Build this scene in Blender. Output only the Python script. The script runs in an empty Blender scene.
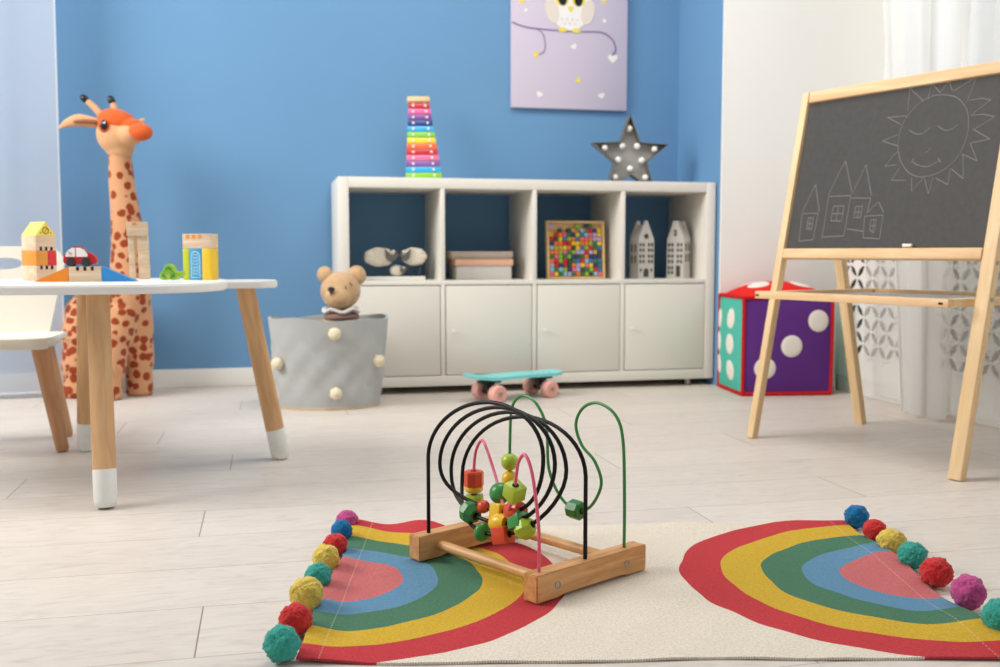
import bpy, bmesh, math, random
from mathutils import Vector, Matrix, Euler, noise
random.seed(7)
PI = math.pi
C = bpy.context.scene.collection

# ------------------------------------------------------------------ materials
def lin(c):
    out = []
    for v in c[:3]:
        v = v / 255.0
        out.append(v / 12.92 if v <= 0.04045 else ((v + 0.055) / 1.055) ** 2.4)
    return (*out, 1.0)

def mat(name, col, rough=0.5, spec=0.5, noise=0.0, nscale=20.0, bump=0.0, bscale=200.0, metal=0.0, sheen=0.0, coat=0.0):
    m = bpy.data.materials.new(name); m.use_nodes = True
    nt = m.node_tree; p = nt.nodes['Principled BSDF']
    p.inputs['Base Color'].default_value = lin(col)
    p.inputs['Roughness'].default_value = rough
    p.inputs['Specular IOR Level'].default_value = spec
    p.inputs['Metallic'].default_value = metal
    if sheen: p.inputs['Sheen Weight'].default_value = sheen
    if coat: p.inputs['Coat Weight'].default_value = coat
    tc = nt.nodes.new('ShaderNodeTexCoord')
    if noise:
        n = nt.nodes.new('ShaderNodeTexNoise'); n.inputs['Scale'].default_value = nscale; n.inputs['Detail'].default_value = 4
        nt.links.new(tc.outputs['Object'], n.inputs['Vector'])
        r = nt.nodes.new('ShaderNodeMapRange'); r.inputs['From Min'].default_value = .3; r.inputs['From Max'].default_value = .7
        r.inputs['To Min'].default_value = 1 - noise; r.inputs['To Max'].default_value = 1 + noise
        nt.links.new(n.outputs['Fac'], r.inputs['Value'])
        mx = nt.nodes.new('ShaderNodeMix'); mx.data_type = 'RGBA'; mx.blend_type = 'MULTIPLY'; mx.inputs['Factor'].default_value = 1
        mx.inputs['A'].default_value = lin(col)
        nt.links.new(r.outputs['Result'], mx.inputs['B'])
        nt.links.new(mx.outputs['Result'], p.inputs['Base Color'])
    if bump:
        n2 = nt.nodes.new('ShaderNodeTexNoise'); n2.inputs['Scale'].default_value = bscale; n2.inputs['Detail'].default_value = 3
        nt.links.new(tc.outputs['Object'], n2.inputs['Vector'])
        b = nt.nodes.new('ShaderNodeBump'); b.inputs['Strength'].default_value = bump; b.inputs['Distance'].default_value = .004
        nt.links.new(n2.outputs['Fac'], b.inputs['Height']); nt.links.new(b.outputs['Normal'], p.inputs['Normal'])
    return m

def wood(name, c1, c2, axis='z', scale=18, rough=.45, spec=.4):
    m = bpy.data.materials.new(name); m.use_nodes = True
    nt = m.node_tree; p = nt.nodes['Principled BSDF']
    tc = nt.nodes.new('ShaderNodeTexCoord'); mp = nt.nodes.new('ShaderNodeMapping')
    s = {'x': (.12, 1, 1), 'y': (1, .12, 1), 'z': (1, 1, .12)}[axis]
    mp.inputs['Scale'].default_value = s
    n = nt.nodes.new('ShaderNodeTexNoise'); n.inputs['Scale'].default_value = scale * 4; n.inputs['Detail'].default_value = 6; n.inputs['Distortion'].default_value = .6
    cr = nt.nodes.new('ShaderNodeValToRGB')
    cr.color_ramp.elements[0].position = .35; cr.color_ramp.elements[0].color = lin(c1)
    cr.color_ramp.elements[1].position = .68; cr.color_ramp.elements[1].color = lin(c2)
    nt.links.new(tc.outputs['Object'], mp.inputs['Vector']); nt.links.new(mp.outputs['Vector'], n.inputs['Vector'])
    nt.links.new(n.outputs['Fac'], cr.inputs['Fac']); nt.links.new(cr.outputs['Color'], p.inputs['Base Color'])
    p.inputs['Roughness'].default_value = rough; p.inputs['Specular IOR Level'].default_value = spec
    return m

# ------------------------------------------------------------------ mesh builder
class B:
    def __init__(s): s.bm = bmesh.new(); s.mi = 0
    def _add(s, tb, M=None):
        if M is not None: bmesh.ops.transform(tb, matrix=M, verts=tb.verts)
        for f in tb.faces: f.material_index = s.mi
        me = bpy.data.meshes.new('t'); tb.to_mesh(me); tb.free()
        s.bm.from_mesh(me); bpy.data.meshes.remove(me); return s
    def box(s, x0, x1, y0, y1, z0, z1, bev=0.0, seg=2, M=None):
        tb = bmesh.new(); bmesh.ops.create_cube(tb, size=1)
        bmesh.ops.scale(tb, vec=(abs(x1-x0), abs(y1-y0), abs(z1-z0)), verts=tb.verts)
        if bev: bmesh.ops.bevel(tb, geom=tb.edges[:], offset=bev, segments=seg, affect='EDGES', profile=.5)
        bmesh.ops.translate(tb, vec=((x0+x1)/2, (y0+y1)/2, (z0+z1)/2), verts=tb.verts)
        return s._add(tb, M)
    def cyl(s, p0, p1, r0, r1=None, seg=24, bev=0.0):
        p0, p1 = Vector(p0), Vector(p1); r1 = r0 if r1 is None else r1
        d = p1 - p0; L = d.length
        prof = [(0, 0)]
        if bev: prof += [(r0-bev, 0), (r0-bev*.3, bev*.3), (r0, bev), (r1, L-bev), (r1-bev*.3, L-bev*.3), (r1-bev, L), (0, L)]
        else: prof += [(r0, 0), (r1, L), (0, L)]
        return s.lathe(prof, seg, Matrix.Translation(p0) @ d.to_track_quat('Z', 'Y').to_matrix().to_4x4())
    def lathe(s, prof, seg=32, M=None, sx=1, sy=1):
        tb = bmesh.new(); rings = []
        for r, z in prof:
            if r < 1e-7: rings.append([tb.verts.new((0, 0, z))])
            else: rings.append([tb.verts.new((r*sx*math.cos(2*PI*k/seg), r*sy*math.sin(2*PI*k/seg), z)) for k in range(seg)])
        for a, b in zip(rings, rings[1:]):
            for k in range(seg):
                k2 = (k+1) % seg
                if len(a) == 1 and len(b) == 1: continue
                if len(a) == 1: tb.faces.new((a[0], b[k2], b[k]))
                elif len(b) == 1: tb.faces.new((a[k], a[k2], b[0]))
                else: tb.faces.new((a[k], a[k2], b[k2], b[k]))
        bmesh.ops.recalc_face_normals(tb, faces=tb.faces)
        return s._add(tb, M)
    def ball(s, c, r, sub=3, rot=None):
        tb = bmesh.new(); bmesh.ops.create_icosphere(tb, subdivisions=sub, radius=1)
        if not hasattr(r, '__len__'): r = (r, r, r)
        M = Matrix.Translation(c) @ (rot.to_matrix().to_4x4() if rot else Matrix()) @ Matrix.Diagonal((*r, 1))
        return s._add(tb, M)
    def tube(s, pts, r, seg=10, closed=False):
        pts = [Vector(p) for p in pts]; n = len(pts)
        rr = r if hasattr(r, '__len__') else [r]*n
        tb = bmesh.new(); rings = []
        t0 = (pts[1]-pts[0]).normalized(); up = Vector((0, 0, 1)) if abs(t0.z) < .9 else Vector((1, 0, 0))
        nn = (up - t0*up.dot(t0)).normalized()
        for i in range(n):
            t = ((pts[min(i+1, n-1)]-pts[max(i-1, 0)])).normalized()
            nn = (nn - t*nn.dot(t)).normalized(); bb = t.cross(nn)
            rings.append([tb.verts.new(pts[i] + (nn*math.cos(2*PI*k/seg)+bb*math.sin(2*PI*k/seg))*rr[i]) for k in range(seg)])
        for a, b in zip(rings, rings[1:]):
            for k in range(seg): tb.faces.new((a[k], a[(k+1) % seg], b[(k+1) % seg], b[k]))
        tb.faces.new(rings[0][::-1]); tb.faces.new(rings[-1])
        return s._add(tb)
    def prism(s, poly, h0, h1, M=None, bev=0.0):
        """polygon in local xy extruded along z"""
        tb = bmesh.new()
        vs = [tb.verts.new((x, y, h0)) for x, y in poly]
        f = tb.faces.new(vs)
        r = bmesh.ops.extrude_face_region(tb, geom=[f])
        up = [e for e in r['geom'] if isinstance(e, bmesh.types.BMVert)]
        bmesh.ops.translate(tb, vec=(0, 0, h1-h0), verts=up)
        bmesh.ops.recalc_face_normals(tb, faces=tb.faces)
        if bev: bmesh.ops.bevel(tb, geom=tb.edges[:], offset=bev, segments=2, affect='EDGES')
        return s._add(tb, M)
    def build(s, name, m, parent=None, loc=(0, 0, 0), rot=(0, 0, 0), sharp=40, kind=None):
        me = bpy.data.meshes.new(name); s.bm.to_mesh(me); s.bm.free()
        return link(name, me, m, parent, loc, rot, sharp, kind)

def link(name, me, m, parent=None, loc=(0, 0, 0), rot=(0, 0, 0), sharp=40, kind=None):
    ms = m if isinstance(m, (list, tuple)) else [m]
    for k in ms: me.materials.append(k)
    me.polygons.foreach_set('use_smooth', [True]*len(me.polygons))
    me.set_sharp_from_angle(angle=math.radians(sharp))
    o = bpy.data.objects.new(name, me); C.objects.link(o)
    o.parent = parent; o.location = loc; o.rotation_euler = rot
    if kind: o['kind'] = kind
    return o

def tag(o, label, cat, group=None):
    o['label'] = label; o['category'] = cat
    if group: o['group'] = group
    return o
def thing(name, label, cat, loc=(0, 0, 0), rz=0, group=None, rot=None):
    o = bpy.data.objects.new(name, None); C.objects.link(o)
    o.empty_display_size = .05
    o.location = loc; o.rotation_euler = rot or (0, 0, rz)
    return tag(o, label, cat, group)
def struct(name, b, m, parent=None, **k): return b.build(name, m, parent, kind='structure', **k)

def fuse(b, voxel=.006, it=6, fac=.5):
    """weld overlapping volumes into one smooth continuous mesh"""
    me = bpy.data.meshes.new('f'); b.bm.to_mesh(me); b.bm.free()
    o = bpy.data.objects.new('f', me); C.objects.link(o)
    r = o.modifiers.new('r', 'REMESH'); r.mode = 'VOXEL'; r.voxel_size = voxel
    sm = o.modifiers.new('s', 'SMOOTH'); sm.iterations = it; sm.factor = fac
    dg = bpy.context.evaluated_depsgraph_get()
    out = bpy.data.meshes.new_from_object(o.evaluated_get(dg))
    bpy.data.objects.remove(o); bpy.data.meshes.remove(me)
    out.materials.clear()
    return out

def smooth_path(pts, n=8):
    """Catmull-Rom"""
    P = [Vector(p) for p in pts]; P = [P[0]*2-P[1]] + P + [P[-1]*2-P[-2]]
    out = []
    for i in range(1, len(P)-2):
        for k in range(n):
            t = k/n; a, b, c, d = P[i-1], P[i], P[i+1], P[i+2]
            out.append(.5*((2*b)+(c-a)*t+(2*a-5*b+4*c-d)*t*t+(3*b-a-3*c+d)*t**3))
    out.append(P[-2]); return out

# ------------------------------------------------------------------ palette
WHITE = mat('white paint', (232, 228, 220), .35, .4)
WHITE_SATIN = mat('white satin lacquer', (238, 236, 230), .3, .5)
SHELF_WHITE = mat('white shelf foil', (230, 226, 216), .4, .35)
BLUE_WALL = mat('blue wall paint', (108, 151, 190), .85, .15, noise=.015, nscale=3, bump=.05, bscale=300)
WHITE_WALL = mat('white wall paint', (238, 237, 233), .85, .15, bump=.04, bscale=300)
BEECH = wood('beech wood', (198, 152, 104), (217, 175, 128), 'z', 14)
BEECH_X = wood('beech wood along x', (205, 150, 98), (226, 174, 122), 'x', 22)
BEECH_Y = wood('beech wood along y', (205, 150, 98), (226, 174, 122), 'y', 22)
CHAIR_WOOD = wood('darker beech wood', (176, 126, 88), (196, 148, 108), 'z', 14)
PINE = wood('pale pine wood', (226, 190, 140), (240, 210, 165), 'z', 12)
PINE_Y = wood('pale pine rail', (228, 190, 138), (241, 212, 166), 'y', 12)
BLOCK_WOOD = wood('bare toy block wood', (206, 179, 150), (224, 201, 174), 'x', 22, .6, .2)
DARK = mat('painted recess shade and dark print', (50, 40, 34), .8, .1)  # paints the shade of uncut slots and bead holes, also inks prints
BLACK = mat('black plastic', (20, 20, 20), .35, .5)
STEEL = mat('screw steel', (170, 165, 155), .3, .5, metal=1.0)
def paint(n, c, r=.35): return mat(n, c, r, .45)
RED = paint('red paint', (196, 34, 42)); YEL = paint('yellow paint', (240, 202, 60)); ORG = paint('orange paint', (236, 142, 36))
BLU = paint('blue paint', (44, 140, 206)); LIME = paint('lime paint', (168, 200, 50)); GRN = paint('green paint', (60, 150, 70))
PURP = paint('purple paint', (120, 70, 150)); PINK = paint('pink paint', (232, 110, 160)); NAVY = paint('navy paint', (40, 60, 130)); CYAN = paint('cyan paint', (50, 170, 220))

# ------------------------------------------------------------------ setting
def floor_mat():
    m = bpy.data.materials.new('pale laminate planks'); m.use_nodes = True
    nt = m.node_tree; N = nt.nodes; L = nt.links; p = N['Principled BSDF']
    tc = N.new('ShaderNodeTexCoord'); sep = N.new('ShaderNodeSeparateXYZ'); L.new(tc.outputs['Object'], sep.inputs[0])
    def mth(op, a, b=None, c=None):
        n = N.new('ShaderNodeMath'); n.operation = op
        for i, v in enumerate((a, b, c)):
            if v is None: continue
            if isinstance(v, (int, float)): n.inputs[i].default_value = v
            else: L.new(v, n.inputs[i])
        return n.outputs[0]
    W, LEN = .196, 1.38
    ry = mth('DIVIDE', mth('SUBTRACT', sep.outputs['Y'], 1.338), W)
    row = mth('FLOOR', ry); fy = mth('FRACT', ry)
    off = None
    joints = {-4: .2, -3: .9, -2: .4, -1: -.7, 0: -.1, 1: .5, 2: .839, 3: -.13, 4: .45, 5: -.55, 6: -.094, 7: .55, 8: -.3, 9: .95, 10: .25, 11: -.094, 12: .6, 13: -.5, 14: .15}
    for rr_, xj in joints.items():
        k_ = mth('MULTIPLY', mth('COMPARE', row, rr_, .1), (-(xj+.1)/LEN) % 1.0)
        off = k_ if off is None else mth('ADD', off, k_)
    rx = mth('ADD', mth('DIVIDE', mth('SUBTRACT', sep.outputs['X'], -.1), LEN), off)
    col = mth('FLOOR', rx); fx = mth('FRACT', rx)
    e1 = mth('LESS_THAN', mth('MULTIPLY', mth('MINIMUM', fy, mth('SUBTRACT', 1, fy)), W), .0009)
    e2 = mth('LESS_THAN', mth('MULTIPLY', mth('MINIMUM', fx, mth('SUBTRACT', 1, fx)), LEN), .0011)
    edge = mth('MAXIMUM', mth('MULTIPLY', e1, .8), e2)
    cmb = N.new('ShaderNodeCombineXYZ'); L.new(row, cmb.inputs[0]); L.new(col, cmb.inputs[1])
    wn = N.new('ShaderNodeTexWhiteNoise'); wn.noise_dimensions = '3D'; L.new(cmb.outputs[0], wn.inputs['Vector'])
    # grain, shifted per plank
    vm = N.new('ShaderNodeVectorMath'); vm.operation = 'MULTIPLY_ADD'; L.new(wn.outputs['Color'], vm.inputs[0]); vm.inputs[1].default_value = (9, 9, 9)
    L.new(tc.outputs['Object'], vm.inputs[2])
    mp = N.new('ShaderNodeMapping'); mp.inputs['Scale'].default_value = (1.6, 7, 1); L.new(vm.outputs[0], mp.inputs['Vector'])
    n1 = N.new('ShaderNodeTexNoise'); n1.inputs['Scale'].default_value = 5; n1.inputs['Detail'].default_value = 8; n1.inputs['Roughness'].default_value = .62; n1.inputs['Distortion'].default_value = 2.2
    L.new(mp.outputs[0], n1.inputs['Vector'])
    cr = N.new('ShaderNodeValToRGB'); e = cr.color_ramp.elements
    e[0].position = .28; e[0].color = lin((198, 188, 176)); e[1].position = .72; e[1].color = lin((219, 210, 200))
    x = e.new(.48); x.color = lin((212, 202, 191))
    L.new(n1.outputs['Fac'], cr.inputs['Fac'])
    hv = N.new('ShaderNodeHueSaturation'); L.new(cr.outputs['Color'], hv.inputs['Color'])
    L.new(mth('MULTIPLY_ADD', wn.outputs['Value'], .09, .955), hv.inputs['Value'])
    mx = N.new('ShaderNodeMix'); mx.data_type = 'RGBA'; L.new(mth('MULTIPLY', edge, .8), mx.inputs['Factor'])
    L.new(hv.outputs['Color'], mx.inputs['A']); mx.inputs['B'].default_value = lin((120, 104, 90))
    L.new(mx.outputs['Result'], p.inputs['Base Color'])
    p.inputs['Roughness'].default_value = .42; p.inputs['Specular IOR Level'].default_value = .35
    bp = N.new('ShaderNodeBump'); bp.inputs['Strength'].default_value = .03; bp.inputs['Distance'].default_value = .002
    L.new(n1.outputs['Fac'], bp.inputs['Height']); L.new(bp.outputs['Normal'], p.inputs['Normal'])
    return m

XW = 2.42        # window wall
struct('floor', B().box(-2.8, XW+.2, -.9, 4.35, -.1, 0), floor_mat())
struct('wall_back', B().box(-2.8, 1.727, 4.13, 4.33, 0, 2.7), BLUE_WALL)
struct('wall_left', B().box(-2.8, -2.62, 2.9, 4.13, 0, 2.7), WHITE_WALL)
b = B(); b.box(1.727, 1.90, 3.70, 4.33, 0, 2.7); struct('wall_right', b, BLUE_WALL)
# white pier in front of the blue return
struct('wall_front', B().box(1.727, XW+.2, 3.688, 3.70, 0, 2.7), WHITE_WALL)
WY0, WY1, WZ0, WZ1 = 1.0, 3.14, .78, 2.3
b = B(); b.box(XW, XW+.2, WY1, 3.688, 0, 2.7); b.box(XW, XW+.2, -.3, WY0, 0, 2.7)
b.box(XW, XW+.2, WY0, WY1, 0, WZ0); b.box(XW, XW+.2, WY0, WY1, WZ1, 2.7)
struct('wall_window', b, WHITE_WALL)
# window with frame and glass
glass = bpy.data.materials.new('window glass'); glass.use_nodes = True
nt = glass.node_tree; nt.nodes.remove(nt.nodes['Principled BSDF'])
tr = nt.nodes.new('ShaderNodeBsdfTransparent'); gl = nt.nodes.new('ShaderNodeBsdfGlossy'); gl.inputs['Roughness'].default_value = .02
ms = nt.nodes.new('ShaderNodeMixShader'); ms.inputs[0].default_value = .06
nt.links.new(tr.outputs[0], ms.inputs[1]); nt.links.new(gl.outputs[0], ms.inputs[2]); nt.links.new(ms.outputs[0], nt.nodes['Material Output'].inputs[0])
b = B()
for y in (WY0, (WY0+WY1)/2-.04, WY1-.08): b.box(XW+.06, XW+.13, y, y+.08, WZ0, WZ1, .004)
for z in (WZ0, WZ1-.08): b.box(XW+.06, XW+.13, WY0, WY1, z, z+.08, .004)
win = struct('window_1', b, WHITE_SATIN)
struct('window_pane', B().box(XW+.09, XW+.096, WY0+.05, WY1-.05, WZ0+.05, WZ1-.05), glass, win)
# baseboards
def base_profile(L): return [(0, 0), (L, 0)]
b = B(); b.box(-2.62, 1.7265, 4.115, 4.1305, 0, .072, .004); struct('baseboard_back', b, WHITE_SATIN)
b = B(); b.box(1.727, 2.15, 3.672, 3.689, 0, .075, .004); struct('baseboard_front', b, WHITE_SATIN)

# ------------------------------------------------------------------ cube storage shelf
SX, SY, SZ = .256, 3.727, .028
W4, HT, DP, T, t = 1.465, .77, .39, .038, .016
sh = thing('storage_shelf', 'long white cube storage shelf with four open cells above four doors', 'shelf', (SX, SY, 0))
b = B()
b.box(0, T, 0, DP, SZ, SZ+HT, .0015); b.box(W4-T, W4, 0, DP, SZ, SZ+HT, .0015)
b.box(T, W4-T, 0, DP, SZ+HT-T, SZ+HT, .0015); b.box(T, W4-T, 0, DP, SZ, SZ+T, .0015)
b.build('shelf_frame', SHELF_WHITE, sh)
cell = (W4-2*T-3*t)/4
midz = SZ+T+(HT-2*T-t)/2
B().box(T, W4-T, .001, DP, midz, midz+t, .001).build('middle_board', SHELF_WHITE, sh)
for k in range(3):
    x = T+cell*(k+1)+t*k
    b = B(); b.box(x, x+t, .0012, DP, SZ+T, midz, .001); b.box(x, x+t, .0012, DP, midz+t, SZ+HT-T, .001)
    b.build('divider', SHELF_WHITE, sh)
DOOR = mat('white shelf door', (226, 222, 212), .4, .35)
for k in range(4):
    x = T+(cell+t)*k
    d = B().box(x+.003, x+cell-.003, .002, .018, SZ+T+.003, midz-.003, .0015).build('door', DOOR, sh)
    kx = x+.030
    bb = B(); bb.lathe([(0, 0), (.0032, 0), (.0035, .008), (.0055, .010), (.006, .013), (.005, .016), (0, .0165)], 16, Matrix.Translation((kx, .002, .232)) @ Matrix.Rotation(PI/2, 4, 'X'))
    bb.build('knob', WHITE_SATIN, d)
    B().box(x+.012, x+cell-.012, DP-.012, DP-.006, SZ+T, midz).build('door_back_panel', SHELF_WHITE, sh)
CASTER = mat('grey caster plastic', (190, 186, 178), .4)
for cx in (.09, W4-.095):
    for cy in (.035, DP-.05):
        b = B(); b.cyl((cx-.008, cy, .0125), (cx+.008, cy, .0125), .0125, seg=16, bev=.002); b.box(cx-.012, cx+.012, cy-.01, cy+.012, .02, SZ, .002)
        b.build('caster', CASTER, sh)
STOP = SZ+HT     # top of shelf .798
SMID = midz+t    # floor of the open cells

# ------------------------------------------------------------------ xylophone leaning on the wall
tilt = math.radians(-13)
xy = thing('toy_xylophone', 'rainbow toy xylophone standing upright on the left of the white shelf top', 'xylophone', (.603, 3.925, STOP), rot=(tilt, math.radians(-1.5), 0))
LW_ = wood('pale end bar wood', (222, 186, 138), (236, 204, 158), 'x', 16)
cols = [(140, 205, 60), (50, 175, 225), (135, 90, 165), (235, 115, 160), (205, 45, 50), (240, 110, 50), (250, 215, 50), (140, 205, 60), (50, 175, 225), (40, 62, 135), (125, 75, 155), (232, 100, 160), (205, 38, 46)]
XW_ = [.070, .068, .0655, .063, .061, .058, .0555, .0535, .051, .048, .046, .044, .041]
pin = mat('xylophone pin white', (240, 236, 228), .3)
for k, c in enumerate(cols):
    z = .0195+k*.0233; hw = XW_[k]
    sx_ = -.006 - .0007*k*0
    br = B().box(sx_-hw, sx_+hw, -.017, -.011, z-.0104, z+.0104, .0012).build('tone_bar', paint('xylophone bar %d' % k, c, .3), xy)
    for s in (-1, 1):
        q = B(); q.ball((sx_+s*hw*.58, -.0175, z), (.0052, .003, .0052), 2); q.build('pin', pin, br)
for s in (-1, 1):
    M = Matrix.Rotation(math.atan2(s*-.0165, .27), 4, 'Y')
    q = B(); q.box(-.007, .007, -.011, .008, 0, .320, .002, M=Matrix.Translation((sx_+s*.041, 0, 0)) @ Matrix.Rotation(math.atan2(-s*.0165, .27), 4, 'Y'))
    q.build('rail', wood('xylophone rail', (205, 165, 120), (225, 190, 145)), xy)
B().box(sx_-.044, sx_+.044, -.018, .008, .316, .338, .004).build('end_bar', LW_, xy)

# ------------------------------------------------------------------ star lamp
st = thing('marquee_star_lamp', 'grey metal star lamp with round white bulbs on top of the shelf', 'lamp', (1.418, 3.875, STOP), rot=(math.radians(-4), 0, 0))
R_, r_, cz = .166, .0715, .1055
poly = []
for k in range(10):
    a = PI/2+k*PI/5; rr = R_ if k % 2 == 0 else r_
    poly.append((rr*math.cos(a), rr*math.sin(a)+cz))
def clip0(P):
    out = []
    for i in range(len(P)):
        a, c = P[i], P[(i+1) % len(P)]
        if a[1] >= 0: out.append(a)
        if (a[1] >= 0) != (c[1] >= 0):
            f = a[1]/(a[1]-c[1]); out.append((a[0]+f*(c[0]-a[0]), 0))
    return out
poly = clip0(poly)
GREY_METAL = mat('brushed grey metal', (158, 155, 150), .55, .3, noise=.08, nscale=30)
RX = Matrix.Rotation(PI/2, 4, 'X')
B().prism(poly, -.012, -.010, RX).build('star_panel', GREY_METAL, st)
b = B()
n = len(poly)
for i in range(n):
    p, q = Vector((*poly[i], 0)), Vector((*poly[(i+1) % n], 0))
    d = (q-p).normalized(); nn = Vector((-d.y, d.x, 0))*.002
    quad = [p, q, q+nn, p+nn]
    b.prism([(v.x, v.y) for v in quad], -.014, .022, RX)
b.build('star_rim', mat('star rim', (112, 108, 102), .5, .4, metal=.1), st)
BULB = mat('white bulb glass', (246, 244, 238), .25, .5)
for (bx, bz) in [(0, .219), (-.105, .140), (-.031, .150), (.031, .150), (.105, .140), (-.050, .094), (.050, .094), (0, .060), (-.064, .025), (.064, .025)]:
    q = B(); q.ball((bx, -.006, bz), .0125, 3); q.cyl((bx, .010, bz), (bx, -.002, bz), .008, seg=14); q.build('bulb', BULB, st)

# ------------------------------------------------------------------ sheep ornament
so = thing('sheep_ornament', 'white ornament of two sheep facing each other and a lamb, left shelf cell', 'ornament', (.463, 3.845, SMID))
PLASTER = mat('cream rough plaster', (228, 219, 202), .8, .2, noise=.06, nscale=90, bump=.7, bscale=160)
SHEEPGREY = mat('grey sheep face', (96, 92, 88), .6)
WIRE = mat('dark wire', (70, 66, 62), .5)
B().box(-.125, .122, -.035, .03, 0, .014, .002).build('base', mat('ornament base white', (232, 230, 226), .5), so)
def sheep(cx, cz, rx, rz, s, leg, face=True):
    q = B(); q.ball((cx, 0, cz), (rx, .02, rz), 3)
    for k in range(7):
        a = k*2*PI/7; q.ball((cx+rx*.62*math.cos(a), 0, cz+rz*.55*math.sin(a)), (rx*.42, .019, rz*.5), 2)
    me = fuse(q, .0035, 3); o = link('sheep_body', me, PLASTER, so)
    hx = cx+s*rx*.62
    f = B()
    f.prism([(hx-s*rx*.30, cz+rz*.85), (hx+s*rx*.18, cz+rz*.12), (hx+s*rx*.62, cz+rz*.55), (hx+s*rx*.72, cz+rz*.45), (hx+s*rx*.30, cz-rz*.35), (hx+s*rx*.05, cz-rz*.55), (hx-s*rx*.22, cz-rz*.1)], .014, .029, Matrix.Rotation(PI/2, 4, 'X'))
    f.build('face', SHEEPGREY, o)
    e = B(); e.ball((hx+s*rx*.24, -.024, cz+rz*.52), (rx*.13, .008, rz*.22), 2); e.build('forelock', PLASTER, o)
    if leg:
        for lx in (-.5, -.36, .22, .36):
            e = B(); e.cyl((cx+s*rx*lx, 0, .013), (cx+s*rx*lx, 0, cz-rz*.6), .0016, seg=8); e.build('leg', WIRE, o)
sheep(-.048, .087, .058, .036, 1, True); sheep(.083, .089, .049, .034, -1, True); sheep(.018, .036, .027, .022, 1, False)

# ------------------------------------------------------------------ boxes in the second cell
CARD = mat('pale grey card', (205, 203, 198), .7, .2, noise=.03, nscale=60)
TAUPE = mat('taupe card', (176, 162, 148), .7, .2, noise=.03, nscale=60)
PEACH = mat('peach card', (226, 178, 152), .7, .2)
bx = thing('storage_box', 'pale grey storage box in the second shelf cell, under the taupe one', 'box', (.812, 3.90, SMID))
B().box(-.106, .110, -.075, .09, 0, .056, .003).build('box_body', CARD, bx)
b = B(); b.box(-.112, .116, -.08, .095, .054, .077, .003); b.build('lid', PEACH, bx)
bx2 = thing('flat_box', 'flat taupe lidded box lying on top of the pale grey box', 'box', (.806, 3.90, SMID+.077))
B().box(-.118, .116, -.078, .09, 0, .012, .002).build('box_body', TAUPE, bx2)
B().box(-.122, .120, -.082, .094, .008, .031, .003).build('lid', TAUPE, bx2)

# ------------------------------------------------------------------ colour block board
bd = thing('block_board', 'square wooden frame board filled with small multicoloured cubes', 'toy', (1.187, 3.845, SMID), rot=(math.radians(-5), 0, 0))
LW = wood('light board wood', (216, 176, 120), (232, 196, 142), 'x', 16)
S = .1185; FH = .228
B().box(-S+.006, S-.006, .006, .010, .004, FH-.004).build('back_panel', LW, bd)
b = B(); b.box(-S, -S+.010, -.012, .011, 0, FH, .001); b.box(S-.010, S, -.012, .011, 0, FH, .001)
b.box(-S+.010, S-.010, -.012, .011, 0, .009, .001); b.box(-S+.010, S-.010, -.012, .011, FH-.009, FH, .001); b.build('frame', LW, bd)
pal = [(206, 42, 44), (236, 110, 150), (240, 130, 50), (244, 206, 50), (150, 190, 60), (60, 120, 80), (70, 120, 180), (50, 60, 120), (140, 195, 210), (190, 170, 215), (214, 170, 70), (60, 75, 70)]
pm = [paint('cube paint %d' % i, c, .4) for i, c in enumerate(pal)]
rng = random.Random(5)
cs = (2*S-.024)/12; ch = (FH-.022)/12
grid = []
for r in range(12):
    for c in range(12):
        if r == 0 and c not in (0, 6, 8, 9): continue
        if r == 1 and c not in (2, 4, 5, 7, 9, 10, 11): continue
        grid.append((r, c))
stuff = B()
cube_me = {}
for i, (r, c) in enumerate(grid):
    x = -S+.012+cs*(c+.5); z = FH-.011-ch*(r+.5); ci = rng.randrange(12)
    if i < 100:
        if ci not in cube_me:
            o = B().box(-cs*.44, cs*.44, -.008, .006, -ch*.44, ch*.44, .001, 1).build('cube', pm[ci], bd, (x, 0, z)); cube_me[ci] = o.data
        else:
            o = bpy.data.objects.new('cube', cube_me[ci]); C.objects.link(o); o.parent = bd; o.location = (x, 0, z)
    else:
        stuff.mi = ci; stuff.box(x-cs*.44, x+cs*.44, -.008, .006, z-ch*.44, z+ch*.44, .001, 1)
stuff.build('cubes', pm, bd, kind='stuff')

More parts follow.
